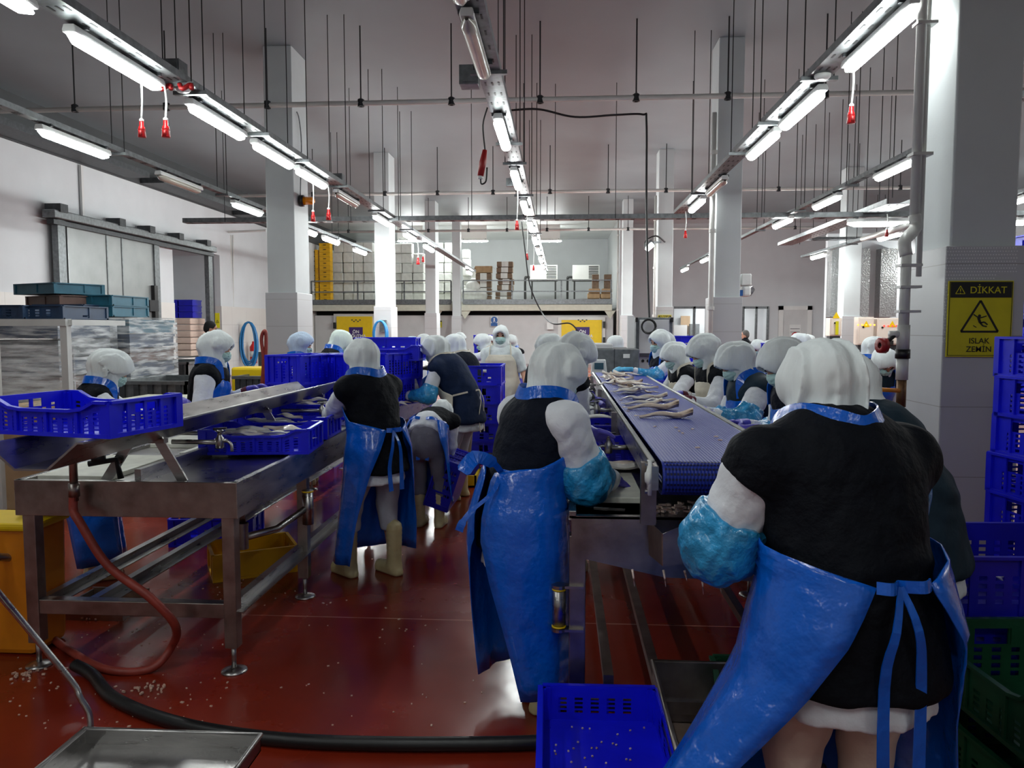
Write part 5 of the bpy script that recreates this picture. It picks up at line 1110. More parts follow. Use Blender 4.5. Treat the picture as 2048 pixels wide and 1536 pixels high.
worker('person in white plastic apron behind the centre foreground worker', 1158, 5.1, 665, -60, 20, 48, vest='k', apron='white', wr=WY(1188, 812, 5.2), wl=WY(1190, 800, 5.6), cuff=CUFFK, bun=1.1, group=GR)
worker('person whose rounded scarf shows farthest left along the conveyor', 1103, 6.9, 666, -75, 14, 35, vest='n', apron='cream', wr=(.25, 6.9, 1.), wl=(.25, 7.3, 1.), group=GR)
worker('distant person bowed to the left behind the grey weighing machine', 1229, 11.3, 670, 80, 12, 40, vest='k', group=GB)
worker('person reaching across the far end of the blue conveyor with cyan sleeves', 1321, 7.9, 657, 112, 12, 12, vest='n', cover=True, glove='c', wl=WY(1262, 741, 7.65), wr=WY(1290, 765, 8.1), group=GR, vox=.013)
worker('person in cream apron with burgundy cuffs, right of the cyan sleeved worker', 1347, 6.9, 682, 104, 22, 38, vest='k', apron='cream', wl=WY(1300, 790, 6.6), wr=WY(1290, 770, 7.1), cuff=CUFFR, group=GR, vox=.012)
worker('person in cream apron with burgundy cuffs, third from the camera right of the conveyor', 1405, 6.0, 667, 104, 18, 42, vest='k', apron='cream', wl=WY(1365, 800, 5.7), wr=WY(1360, 790, 6.2), cuff=CUFFR, group=GR, vox=.011, bun=1.1)
worker('person in blue apron and cyan sleeve covers looking down, right of the conveyor', 1468, 5.05, 682, 98, 22, 42, vest='t', cover=True, wl=WY(1420, 832, 4.7), wr=WY(1405, 822, 5.1), group=GR, vox=.01, bun=1.1, g=1.1, armg=1.15)
worker('person in blue apron with mint mask, nearest but two on the right of the conveyor', 1563, 4.15, 673, 100, 22, 40, vest='n', cover=True, wl=WY(1510, 862, 3.85), wr=WY(1490, 850, 4.3), group=GR, vox=.009, bun=.9, g=1.05)
worker('person in black vest bent low, mostly hidden behind the right foreground worker', 1685, 3.1, 704, 48, 34, 40, vest='t', wl=(1.0, 3.2, 1.0), wr=(1.0, 3.5, 1.0), group=GR, g=1.02, vox=.01, armg=1.1, apron=None)
worker('distant person in front of the office doorway, left of two scarves', 1515, 11, 678, 120, 12, 30, vest='k', group=GB)
worker('distant person in front of the office doorway, right of two scarves', 1538, 11.5, 680, 100, 12, 35, vest='k', group=GB)
worker('distant person in a white scarf above the mint mask worker', 1598, 9.5, 665, 80, 14, 30, vest='k', group=GB)
worker('distant person with pinkish scarf right of the white notice on the door', 1615, 15, 668, 85, 10, 30, vest='k', group=GB)
worker('person looking down beside the red valve handle', 1752, 8.2, 672, -100, 12, 40, vest='k', group=GB)
worker('person with pale blue mask partly hidden by the white pillar pipe', 1772, 6.8, 694, -170, 25, 50, vest='t', group=GB, scarf='w')
# two men without scarves
worker('man with short grey hair in the office doorway, dark clothes', 1490, 19, 659, 90, 3, 5, vest='k', apron=None, hair=mat('hair_grey', (92, 90, 88), .8), mask=False, group=None, glove='s')
worker('man in a black cap and dark jacket by the yellow wall sign at the left', 421, 13, 640, -70, 3, 15, vest='k', apron=None, hair=mat('cap_black', (18, 17, 18), .8), mask=False, group=None, glove='s')
# ---------------------------------------------------------------- hanging red sockets, boxes, cables
def socket(px, py0, py1, Y, label, cab=WHITEP, ztop=None, colr=RED, row=None):
    row = row if row is not None else -3.56 if px < 900 else -.66 if px < 1100 else 2.33 if px < 1750 else None
    if row is not None: Y = WX(px, py0, row).y
    a = WY(px, py0, Y); b = WY(px, py1, Y); h_ = a.z-b.z; r = h_*.2
    t = thing('hanging_socket', label, 'socket', (a.x, Y, b.z), group='red hanging sockets')
    MB().lathe([(0, 0), (r*1.05, .0), (r*1.15, .02*h_), (r*1.0, .3*h_), (r*1.05, .32*h_), (r*.85, .6*h_), (r*.62, .64*h_), (r*.6, .95*h_), (0, h_)], (a.x, Y, b.z), n=16).build('socket_body', colr, t, True)
    MB().lathe([(r*.64, .92*h_), (r*.66, 1.02*h_), (r*.3, 1.1*h_)], (a.x, Y, b.z), n=12).build('cable_gland', WHITEP, t, True)
    MB().lathe([(r*1.1, .42*h_), (r*1.12, .46*h_)], (a.x, Y, b.z), n=16).box((a.x-r*.4, Y-r*1.3, b.z+.05*h_), (a.x+r*.6, Y-r*.7, b.z+.35*h_)).build('flap', REDD, t, True)
    zt = ztop or LZ+.1; MB().tube(smooth_path([(a.x, Y, a.z), (a.x+.012, Y, (a.z+zt)/2), (a.x-.004, Y, zt)], 4), r*.28, 6).build('cable', cab, t, True)
socket(283, 240, 275, 6.55, 'red hanging socket, left of the pair under the left lamp row')
socket(331, 238, 275, 6.7, 'red hanging socket, right of the pair under the left lamp row')
socket(1703, 210, 247, 6.1, 'red hanging socket in front of the right lamp row')
socket(626, 422, 443, 11.5, 'small red socket hanging left, just right of the near left pillar')
socket(657, 417, 440, 11.8, 'small red socket hanging right of its twin beside the near left pillar')
socket(1034, 440, 460, 12.9, 'red socket hanging below the middle of the centre lamp row')
socket(1371, 460, 476, 14.2, 'small red socket hanging below the end of the right lamp row')
socket(836, 514, 529, 17.2, 'tiny red socket hanging left in the gap between two left pillars', ztop=3.7)
socket(846, 512, 524, 17.4, 'tiny red socket hanging right in the gap between two left pillars', ztop=3.7)
socket(1054, 506, 520, 18, 'tiny red socket near the end of the centre lamp row')
socket(1067, 530, 541, 22, 'lowest tiny red socket by the far end of the centre row')
socket(1774, 458, 474, 12, 'dark red socket under the crosswise lamp', ztop=3.3, colr=REDD)
# red plug with black cable loops at the centre row
t = thing('hanging_socket', 'dark red plug in a black cable loop beside the centre lamp row', 'socket', WY(966, 340, 7.5), group=None)
a_, b_ = WY(970, 300, 7.5), WY(961, 352, 7.5)
MB().tube([a_, a_.lerp(b_, .5), b_], [.022, .034, .03], 12).build('socket_body', REDD, t, True); MB().tube([b_, b_-V((0, 0, .03))], .026, 12).build('plug_end', WHITEP, t, True)
MB().tube(smooth_path([WY(975, 215, 7.45), WY(966, 250, 7.5), a_], 5), .008, 6).build('cable', CABLE, t, True)
MB().tube(smooth_path([b_-V((0, 0, .03)), WY(963, 368, 7.5), WY(972, 362, 7.5), WY(974, 335, 7.5)], 5), .008, 6).build('cable_loop', CABLE, t, True)
def cable(pts, r, label, m=CABLE): return MB().tube(smooth_path(pts, 8), r, 7).build('cable', m, smooth=True, label=label, cat='cable')
Yc = 12.38
cable([WY(1000, 224, Yc), WY(1030, 220, Yc), WY(1080, 219, Yc), WY(1150, 234, Yc), WY(1230, 230, Yc), WY(1285, 229, Yc), WY(1293, 245, Yc), WY(1293, 400, Yc), WY(1296, 560, Yc), WY(1299, 640, 12.3)], .017, 'black cable along the near ceiling pipe dropping to the grey control box')
cable([WY(1043, 442, 14), WY(1050, 500, 14), WY(1060, 570, 14), WY(1082, 622, 14), WY(1105, 647, 13), WY(1140, 647, 12.8), WY(1160, 668, 12.6)], .012, 'thin black cable curving down from the centre row to the weighing machine')
cable([WY(1330, 484, 21), WY(1312, 472, 20.8), WY(1292, 482, 20.8), WY(1290, 498, 20.8)], .022, 'black cable loop around the small floodlight')
cable([WY(556, 590, 30), WY(557, 640, 30)], .02, 'dark cable on the far left wall')if False else None
fl = thing('floodlight', 'small lit floodlight on the third pillar of the right row', 'lamp', WY(1298, 493, 20.8))
a_, b_ = WY(1292, 500, 20.8), WY(1306, 488, 20.8); MB().bar(a_, b_, .12, .06, up=(0, -1, .3)).build('lens', TUBEF, fl, bevel=.01); MB().bar(a_+V((0, .05, .06)), b_+V((0, .05, .06)), .14, .07, up=(0, -1, .3)).bar(b_+V((0, .05, .05)), (b_.x+.25, 21.3, b_.z+.1), .05, .05).build('housing', GALVD, fl)
# junction boxes
for px, py, Y_, s_, lb in ((350, 155, 6.9, .17, 'grey junction box on top of the left cable tray by the red sockets'), (957, 206, 7.0, .17, 'grey junction box on the left of the centre cable tray'), (664, 362, 12.0, .17, 'small grey junction box on the left tray beyond the near pillar'), (1022, 392, 12, .12, 'small grey junction box behind the centre lamps')):
    p = V(({350: -3.49, 957: -.83, 664: -3.49, 1022: -.8}[px], Y_, LZ+(.12+s_/2 if px in (350, 664) else .13))); MB().prism([(p.x-s_/2, Y_-s_/2, p.z-s_/2), (p.x+s_/2, Y_-s_/2, p.z-s_/2), (p.x+s_/2, Y_-s_/2, p.z+s_/2), (p.x-s_/2, Y_-s_/2, p.z+s_/2)], (0, s_, 0)).prism([(p.x-s_*.35, Y_-s_/2-.01, p.z-s_*.4), (p.x+s_*.45, Y_-s_/2-.01, p.z-s_*.4), (p.x+s_*.45, Y_-s_/2-.01, p.z+s_*.4)], (0, .01, 0)).build('junction_box', GALV, bevel=.006, label=lb, cat='junction box')
for px, py, Y_, lb in ((352, 193, 6.95, 'left'), (1634, 186, 6.95, 'right')):
    p = V((-3.49 if px < 900 else 2.26, Y_+.1, LZ+.085)); MB().lathe([(0, -.02), (.05, -.02), (.07, 0), (.07, .02), (0, .03)], p, n=16).build('smoke_detector', WHITEP, smooth=True, label='round white detector under the '+lb+' cable tray', cat='detector')
for k, (px, lb) in enumerate(((330, 'left'), (378, 'right'))):
    p = V((-3.49+(px-354)*.004, 6.9, LZ+.07)); MB().tube(smooth_path([p+V((-.05, 0, .02)), p+V((-.01, -.03, -.03)), p+V((.04, .02, .02)), p+V((.06, 0, -.02))], 4), .022, 8).build('cable_bundle', REDD, smooth=True, label='dull red coiled cable bundle, '+lb+' of the round detector', cat='cable')
# amber beacon on left pillar
p = V((WY(590, 397, 13.2).x+.02, 13.45, WY(590, 397, 13.2).z)); bc = thing('beacon', 'amber warning beacon on the side of the near left pillar', 'beacon', p)
MB().tube([p+V((-.02, 0, 0)), p+V((.05, 0, 0))], .1, 14).build('base', BLACKR, bc, True); MB().tube([p+V((.05, 0, 0)), p+V((.2, 0, 0)), p+V((.24, 0, 0))], [.075, .065, .04], 14).build('lens', AMBER, bc, True)
MB().tube(smooth_path([p+V((-.01, 0, .1)), p+V((-.0, 0, .35)), p+V((.01, .05, 1.0)), p+V((-.005, 0, 1.4)), p+V((-.01, -.1, 1.5))], 5), .011, 6).build('cable', GALV, bc, True)
# ---------------------------------------------------------------- signs
def plate(name, px0, py0, px1, py1, Y, m, label, cat='sign', th=.012, parent=None):
    a, b = WY(px0, py0, Y), WY(px1, py1, Y); return MB().box((a.x, Y-th, b.z), (b.x, Y, a.z)).build(name, m, parent, bevel=.002, label=label, cat=cat), a, b
yS = 5.25
s, a, b = plate('warning_sign', 1896, 562, 2019, 714, yS, YELSIGN, 'yellow slippery floor sign DIKKAT ISLAK ZEMIN on the near pillar'); y_ = yS-.0135; ox, oz = (a.x+b.x)/2, (a.z+b.z)/2; W_, H_ = b.x-a.x, a.z-b.z
def at(u, v): return V((a.x+W_*u, y_, a.z-H_*v))
def poly(pts, m, nm, d=.001): return MB().prism([at(*q) for q in pts], (0, -d, 0)).build(nm, m, s)
poly([(.03, .02), (.97, .02), (.97, .22), (.03, .22)], BLACKP, 'header_band')
bd = MB()
for q in (((.02, .015), (.98, .015)), ((.98, .015), (.98, .98)), ((.98, .98), (.02, .98)), ((.02, .98), (.02, .015))): bd.bar(at(*q[0]), at(*q[1]), .003, .002, up=(0, 1, 0))
bd.build('border', BLACKP, s)
def tri(cx, cy, r_, w_, m, nm, off=0):
    P = [V((a.x+W_*cx+r_*sin(k*2*pi/3), y_-off, a.z-H_*cy+r_*cos(k*2*pi/3))) for k in range(3)]; mb = MB()
    for k in range(3): mb.bar(P[k], P[(k+1) % 3], w_, .002, up=(0, 1, 0))
    return mb.build(nm, m, s)
tri(.5, .53, .135, .013, BLACKP, 'warning_triangle'); tri(.18, .135, .034, .004, YELSIGN, 'small_triangle', .002)
mb = MB(); mb.bar(at(.18, .10), at(.18, .14), .005, .002, up=(0, 1, 0)).bar(at(.18, .155), at(.18, .165), .005, .002, up=(0, 1, 0)); o = mb.build('exclamation_mark', YELSIGN, s); o.location.y -= .003
# slipping figure
fg = MB(); hw_ = lambda u, v: at(u, v)+V((0, -.001, 0))
fg.disc(hw_(.49, .46), .010, .001, (0, -1, 0), 12)
for p0, p1, w_ in (((.475, .48), (.505, .55), .016), ((.48, .485), (.40, .44), .007), ((.49, .49), (.60, .46), .007), ((.505, .55), (.57, .54), .010), ((.57, .54), (.62, .575), .009), ((.505, .55), (.55, .59), .010), ((.55, .59), (.61, .60), .008), ((.40, .585), (.45, .61), .005)): fg.bar(hw_(*p0), hw_(*p1), w_, .0015, up=(0, 1, 0))
fg.build('slipping_figure', BLACKP, s)
so = V(s.location)
for tx, u, v, sz, m_ in (('DİKKAT', .61, .125, .062, YELSIGN), ('ISLAK', .5, .79, .052, BLACKP), ('ZEMİN', .5, .9, .052, BLACKP)):
    text_mesh(tx, sz, 'lettering', m_, s, at(u, v)-so+V((0, -.002, 0)), (rad(90), 0, 0), .0003)
# stainless embossed corner guard behind the sign
xg0, xg1 = WY(1886, 600, 5.255).x, WY(2030, 600, 5.255).x
g_ = MB(); random.seed(3)
for i in range(26):
    for j in range(34):
        u = i/25; v = j/33
        if (u+v*.9 < .95) and v < .85 or v < .22: g_.disc((xg0+.01+u*(xg1-xg0-.02)+(j % 2)*.008, 5.2545, 2.12-v*.72), .0042, .002, (0, -1, 0), 6)
tag(g_.build('embossed_dots', mat('dot_highlight', (226, 226, 226), .3), PR[0].children[0] if False else PR[0]), kind='stuff')
def sign2(px0, py0, px1, py1, Y, label, header=True, text=None, hm=BLACKP, base=YELSIGN, tsz=.1):
    s, a, b = plate('wall_sign', px0, py0, px1, py1, Y, base, label); W_, H_ = b.x-a.x, a.z-b.z; y_ = Y-.014
    if header: MB().box((a.x+W_*.04, y_-.002, a.z-H_*.2), (b.x-W_*.04, y_, a.z-H_*.03)).build('header_band', hm, s)
    P = [V(((a.x+b.x)/2+W_*.38*sin(k*2*pi/3), y_, a.z-H_*.58+W_*.38*cos(k*2*pi/3))) for k in range(3)]; mb = MB()
    for k in range(3): mb.bar(P[k], P[(k+1) % 3], W_*.06, .003, up=(0, 1, 0))
    mb.cbox(((a.x+b.x)/2, y_, a.z-H_*.6), (W_*.08, .003, W_*.22)); mb.build('warning_triangle', hm, s)
    if text: text_mesh(text, tsz, 'lettering', base, s, V(((a.x+b.x)/2, y_-.003, a.z-H_*.115))-V(s.location), (rad(90), 0, 0), .002)
    return s
sign2(1316, 630, 1342, 668, 21.2, 'yellow DIKKAT sign on the third pillar of the right row', text='DİKKAT', tsz=.07)
sign2(430, 626, 440, 656, 23.5, 'narrow yellow sign on the left wall above the man in the black cap', header=False)
sign2(877, 641, 884, 655, 34.5, 'small yellow notice on the cold store wall between two pillars')
sg, a, b = plate('wall_sign', 371, 530, 388, 551, 27.4, WHITEP, 'small yellow and white notice inside the loading bay'); MB().box((a.x+.08, 27.37, b.z), (b.x, 27.385, a.z)).build('yellow_panel', YELSIGN, sg)
sg, a, b = plate('wall_sign', 981, 633, 996, 653, 34.5, WHITEP, 'blue and white round safety sign on the cold store wall'); c = WY(988.5, 640, 34.47)
MB().disc(c, .15, .01, (0, -1, 0)).build('blue_disc', BLUEP, sg); MB().box((a.x+.02, 34.46, b.z+.02), (b.x-.02, 34.48, b.z+.16)).build('blue_panel', BLUEP, sg)
MB().disc(c+V((0, -.012, .06)), .03, .004, (0, -1, 0), 10).bar(c+V((0, -.014, .03)), c+V((0, -.014, -.04)), .05, .004, up=(0, 1, 0)).bar(c+V((-.02, -.014, -.03)), c+V((-.04, -.014, -.11)), .02, .004, up=(0, 1, 0)).bar(c+V((.02, -.014, -.03)), c+V((.04, -.014, -.11)), .02, .004, up=(0, 1, 0)).build('figure', WHITEP, sg)
plate('control_box', 1094, 645, 1107, 659, 34.5, WHITEP, 'small white control box on the cold store wall', 'control box', .1)
# ---------------------------------------------------------------- mezzanine goods
def grid_boxes(px0, px1, py0, py1, Y, nx, nz, m, nm, lab, cat, group, jit=.02, miss=(), dep=.4, bev=.03):
    a, b = WY(px0, py0, Y), WY(px1, py1, Y); w_, h_ = (b.x-a.x)/nx, (a.z-b.z)/nz; base = 2.78; h_ = (a.z-base)/nz
    for i in range(nx):
        for j in range(nz):
            if (i, j) in miss: continue
            x_ = a.x+(i+.5)*w_; z_ = base+j*h_
            MB().cbox((x_+random.uniform(-jit, jit), Y+random.uniform(-jit, jit)*2, z_+h_/2), (w_*.97, dep, h_*.985)).build(nm, m, bevel=bev, label=lab(i, j), cat=cat, group=group)
def ck(px0, px1, n, py0, lab, grp):
    a, b = WY(px0, py0, 35), WY(px1, 600, 35); h_ = (a.z-2.79)/n
    for j in range(n):
        o = MB().box((max(a.x, -11.26), 34.8, 2.79+j*h_), (b.x, 35.2, 2.79+j*h_+h_*.93)).box((max(a.x, -11.26)-.012, 34.79, 2.79+j*h_+h_*.78), (b.x+.012, 35.21, 2.79+j*h_+h_*.95)).build('yellow_crate', CRATEY, label=f'yellow crate {["at the bottom","second","third","fourth","fifth","sixth","seventh","eighth","ninth","tenth","eleventh","twelfth","thirteenth"][j]} {"" if j == 0 else "from the bottom "}of the {lab} stack on the mezzanine', cat='crate', group=grp)
        MB().cbox(((a.x+b.x)/2, 34.785, 2.79+j*h_+h_*.55), ((b.x-a.x)*.26, .01, h_*.16)).build('handle_slot', BLACKP, o)
ck(622, 640, 11, 500, 'left yellow', 'yellow crates on the mezzanine'); ck(641, 664, 13, 487, 'taller yellow', 'yellow crates on the mezzanine')
rowsn = ['bottom', 'second', 'third', 'fourth', 'fifth', 'top']
def foam(px0, px1, py, nx, nz, where, Y=36, miss=()):
    grid_boxes(px0, px1, py, 600, Y, nx, nz, FOAM, 'styrofoam_box', lambda i, j: f'styrofoam box, {"bottom" if j == 0 else "top" if j == nz-1 else ["", "second", "third", "fourth", "fifth"][min(j, 4)]} row of the {where}', 'box', 'styrofoam boxes in the '+where, .03, miss, .5, .04)
foam(668, 750, 486, 4, 6, 'wall left of the second pillar'); foam(782, 850, 488, 3, 6, 'wall right of the second pillar', miss=((2, 5),)); foam(874, 905, 486, 2, 6, 'narrow stack between two far pillars', 37); foam(926, 942, 500, 1, 6, 'leaning pile right of the fourth pillar', 36.5)
foam(942, 956, 540, 1, 4, 'shorter pile beside the leaning one', 36.3)
for px, py, r_, lb in ((938, 588, .45, 'lower left'), (958, 592, .4, 'lower right'), (944, 572, .35, 'upper')):
    p = WY(px, py, 34.9); z_ = max(p.z, 2.78+r_*.75); s0 = px*1.
    o = sdf_obj('plastic_sack', lambda P: ell(P, (0, 0, 0), (r_, r_*.7, r_*.75))+.03*wob(P, 9, s0), [-r_*1.3]*3, [r_*1.3]*3, .06, FOAM, None); o.location = (p.x, 35.2, z_); tag(o, 'white plastic sack behind the railing, '+lb+' of the pile', 'sack', 'white sacks on the mezzanine')
def flat_stack(px0, px1, py0, Y, n, label, grp, band=True):
    a, b = WY(px0, py0, Y), WY(px1, 604, Y); h_ = (a.z-2.78)/n
    for j in range(n):
        o = random.uniform(-.06, .06); k = MB().box((a.x+o, Y-.25, 2.78+j*h_), (b.x+o, Y+.25, 2.78+j*h_+h_*.9)).build('flat_cartons', CARDD, bevel=.02, label=label+', '+['bottom bundle', 'second bundle from the bottom', 'third bundle', 'fourth bundle', 'fifth bundle', 'sixth bundle', 'seventh bundle', 'top bundle'][j if j < n-1 else 7], cat='cardboard', group=grp)
        if band: w_ = b.x-a.x; MB().box((a.x+o+w_*.3, Y-.26, 2.78+j*h_+.01), (b.x+o-w_*.28, Y+.2, 2.78+j*h_+h_*.92)).build('white_wrap', FOAM, k)
flat_stack(994, 1026, 523, 35, 7, 'folded cartons in the tall leaning stack on the mezzanine', 'tall stack of folded cartons'); flat_stack(953, 984, 546, 35.4, 4, 'folded cartons in the short stack under the open box', 'short stack of folded cartons')
a, b = WY(952, 533, 35.4), WY(984, 546, 35.4); cbx = MB().box((a.x, 35.15, b.z), (b.x, 35.65, a.z)).build('cardboard_box', CARD, label='open brown cardboard box on top of the short carton stack', cat='box'); MB().prism([(b.x, 35.15, a.z), (b.x+.16, 35.15, a.z-.14), (b.x+.16, 35.6, a.z-.14), (b.x, 35.6, a.z)], (0, 0, .01)).prism([(a.x, 35.15, a.z), (a.x-.06, 35.15, a.z-.12), (a.x-.06, 35.6, a.z-.12), (a.x, 35.6, a.z)], (0, 0, .01)).build('flap', CARD, cbx)
for px0, px1, py0, py1, lb in ((1175, 1200, 592, 603, 'left'), (1201, 1224, 592, 603, 'right')): 
    a, b = WY(px0, py0, 34.6), WY(px1, py1, 34.6); MB().box((a.x, 34.5, 2.9), (b.x, 35, 2.9+.25)).build('paper_sacks', CARD, bevel=.05, label='brown paper sacks on the mezzanine pallet, '+lb+' lower', cat='sack', group='paper sacks'); MB().box((a.x+.05, 34.5, 3.15), (b.x, 35, 3.35)).build('paper_sacks', CARD, bevel=.05, label='brown paper sacks on the mezzanine pallet, '+lb+' upper', cat='sack', group='paper sacks')
a = WY(1165, 600, 34.6); b = WY(1222, 600, 34.6); pl_ = MB()
for i in range(3): pl_.box((a.x, 34.45+i*.25, 2.78), (b.x, 34.55+i*.25, 2.86))
pl_.box((a.x, 34.45, 2.86), (b.x, 35.05, 2.89)).build('pallet', CARDD, label='wooden pallet under the paper sacks at the right end of the mezzanine', cat='pallet')
for px0, px1, lb in ((1184, 1197, 'left'), (1208, 1222, 'right')):
    a, b = WY(px0, 560, 35), WY(px1, 580, 35); MB().box((a.x, 34.7, 3.36), (b.x, 35.1, 3.36+.62)).build('cardboard_box', CARDD, label='dark brown carton on the paper sacks, '+lb+' one', cat='box', group='cartons on the sacks')
# cooling units
for px0, px1, lb in ((1060, 1115, 'left'), (1145, 1199, 'right')):
    a, b = WY(px0, 530, 38), WY(px1, 559, 38); t = thing('cooling_unit', lb+' of the two white cooling units on the mezzanine', 'cooling unit', ((a.x+b.x)/2, 38, 2.78), group='cooling units')
    MB().box((a.x, 38, b.z), (b.x, 38.5, a.z)).build('casing', PANELL, t, bevel=.02); g = MB(); w_ = b.x-a.x
    for j in range(8): g.box((a.x+w_*.6, 37.98, b.z+.06+j*.078), (b.x-.06, 38, b.z+.1+j*.078))
    g.build('grille', BLACKP, t); MB().box((a.x, 38, b.z-.08), (b.x, 38.4, b.z)).build('drip_tray', BLACKP, t)
    for x_ in (a.x+.1, b.x-.1): MB().box((x_-.04, 38, 2.78), (x_+.04, 38.08, b.z-.05)).build('leg', BLACKP, t)
    MB().tube(smooth_path([(a.x, 38.1, b.z+.12), (a.x-.18, 38.1, b.z+.12), (a.x-.24, 38.1, b.z), (a.x-.24, 38.1, 2.8)], 4), .06, 8).build('insulated_pipe', BLACKR, t, True)
# ---------------------------------------------------------------- right background cabinets and shafts
def cabinet(px0, px1, py0, py1, Y, lab, leds=None, knobs=False, m=CABINET):
    a, b = WY(px0, py0, Y), WY(px1, py1, Y); t = thing('electrical_cabinet', lab, 'cabinet', ((a.x+b.x)/2, Y, b.z), group='electrical cabinets')
    MB().box((a.x, Y, b.z), (b.x, Y+.3, a.z)).build('body', m, t, bevel=.01); MB().box((a.x+.02, Y+.03, 0), (b.x-.02, Y+.27, b.z)).build('plinth', GALVD, t); MB().box((a.x+.03, Y-.015, b.z+.03), (b.x-.03, Y, a.z-.03)).build('door', m, t, bevel=.004)
    MB().disc((a.x+.12, Y-.03, (a.z+b.z)/2+.1), .025, .02, (0, 1, 0), 10).build('lock', BLACKP, t)
    cx = (a.x+b.x)/2; MB().prism([(cx-.09, Y-.018, b.z+.45), (cx+.09, Y-.018, b.z+.45), (cx, Y-.018, b.z+.61)], (0, .003, 0)).build('warning_triangle', YELLOW, t)
    if leds:
        g = MB()
        for i in range(5): g.disc((cx-.2+i*.1, Y-.03, a.z-.2), .022, .012, (0, 1, 0), 8)
        g.build('indicator_lamps', leds, t)
    if knobs:
        for j in range(2):
            for i in range(5): MB().cbox((a.x+.35+i*.17, Y-.03, a.z-.62-j*.22), (.09, .03, .11)).build('switch', BLACKP, t)
cabinet(1660, 1683, 636, 672, 20, 'beige electrical cabinet with yellow strip left of the far right pillar'); MB().cbox(WY(1674, 656, 19.95), (.07, .02, .34)).build('wall_sign', YELSIGN, label='tall narrow yellow label on the leftmost beige cabinet', cat='label')
cabinet(1717, 1746, 634, 690, 20, 'beige electrical cabinet with amber lamps behind the far right pillar', LEDA)
cabinet(1755, 1812, 636, 690, 20, 'beige electrical cabinet with red lamps and black switches', LEDR, True)
for px0, px1, lb in ((1664, 1688, 'left'), (1719, 1737, 'middle'), (1763, 1792, 'right')):
    a, b = WY(px0, 497, 25), WY(px1, 634, 25); MB().box((a.x, 25, b.z), (b.x, 25.4, a.z)).build('steel_shaft', mat('embossed_steel', (190, 192, 192), .28, .9, noise=.2, nscale=18, bump=.8, bscale=26), label=lb+' tall embossed steel shaft on the wall right of the door', cat='duct', group='embossed steel shafts')
MB().box((WY(1640, 600, 26).x, 25.41, 0), (16, 25.6, 4.6)).build('wall_shafts', WALLM, kind=S)
# white dispensers on the middle right pillar
p = WY(1490, 560, 13.6); d1 = thing('dispenser', 'upper white dispenser on the right side of the middle right pillar', 'dispenser', p, group=None); MB().cbox(p, (.17, .25, .2)).build('shell', WHITEP, d1, bevel=.02); MB().cbox(p+V((.085, -.05, 0)), (.01, .1, .12)).build('window', SCREEN, d1)
p = WY(1491, 583, 13.6); d2 = thing('dispenser', 'lower white dispenser with a blue panel on the middle right pillar', 'dispenser', p); MB().cbox(p, (.15, .25, .18)).build('shell', WHITEP, d2, bevel=.04); MB().cbox(WY(1482, 586, 13.45), (.06, .02, .1)).build('blue_panel', BLUEP, d2)
MB().prism([p+V((.07, -.1, -.08)), p+V((.14, -.1, .02)), p+V((.1, -.1, .09)), p+V((.06, -.1, .06))], (0, .1, 0)).build('lever', STEEL, d2)
MB().cbox(WY(1480, 600, 36), (.01, .01, .01)).build('speck', WHITEP) if False else None
# blue crates behind workers
stack('s', WY(1362, 680, 10.2).x, 10.3, 0, 7, .215, 0, 'behind the cyan sleeved worker at the far right', 'crates behind the conveyor workers'); stack('s', WY(1609, 680, 8.2).x, 8.6, 0, 7, .205, 0, 'behind the mint mask worker', 'crates behind the mint mask worker')
stack('s', WY(972, 665, 15).x, 15, 0, 7, .21, 90, 'left of the woman facing us, far back', 'far crates by the woman facing us'); stack('s', WY(946, 765, 10.6).x, 10.7, 0, 5, .2, 0, 'behind the woman in white, left side', 'crates left of the woman in white')
# office content
p = WY(1365, 640, 38.5); MB().box((p.x-.6, 38.3, 0), (p.x+.2, 38.7, 1.75)).build('office_shelf', PANELL, label='pale cupboard inside the office window', cat='cupboard'); MB().box((p.x+.35, 38.3, 0), (p.x+.8, 38.7, 1.8)).build('office_shelf', GALV, label='grey cabinet inside the office window', cat='cupboard')
MB().box((rx(1380), 38.8, 1.3), (rx(1400), 38.85, 2.2)).build('office_poster', CARD, label='coloured poster on the office wall behind the window', cat='poster')
lamp_o = MB().box((rx(1400), 37.4, 2.8), (rx(1500), 37.7, 2.88)).build('office_lamp', TUBE, label='lit ceiling lamp inside the office', cat='lamp')
# ---------------------------------------------------------------- machine at the end of the belt
m_ = thing('weighing_machine', 'grey box-shaped steel machine at the far end of the conveyor', 'machine', (1.0, 9.9, 0))
a, b = WY(1193, 701, 9.0), WY(1289, 745, 9.0); MB().box((a.x, 9.6, .3), (b.x, 10.6, a.z)).build('housing', GALV, m_, bevel=.01)
a2, b2 = WY(1187, 688, 9.7), WY(1226, 703, 9.7); MB().box((a2.x, 9.7, a.z), (b2.x, 10.5, a2.z)).build('top_box', PANELG, m_, bevel=.01)
for px in (1198, 1283): x_ = WY(px, 700, 9.6).x; MB().box((x_-.03, 9.65, 0), (x_+.03, 9.75, .3)).build('leg', GALV, m_)
for px in (1229,): x_ = WY(px, 700, 9.6).x; MB().box((x_-.004, 9.593, .4), (x_+.004, 9.6, a.z)).build('seam', GALVD, m_)
c = WY(1253, 712, 9.57); MB().cbox(c, (.08, .008, .05)).build('warning_label', WHITEP, m_)
sc_ = thing('scale_display', 'white scale display with screen at the far end of the belt', 'display', WY(1198, 742, 8.5)); c = WY(1198, 732, 8.5)
MB().prism([c+V((-.09, 0, -.09)), c+V((.09, 0, -.09)), c+V((.075, .02, .07)), c+V((-.075, .02, .07))], (0, .06, 0)).build('shell', WHITEP, sc_, bevel=.01); MB().cbox(c+V((0, -.002, 0)), (.1, .012, .07)).build('screen', SCREEN, sc_)
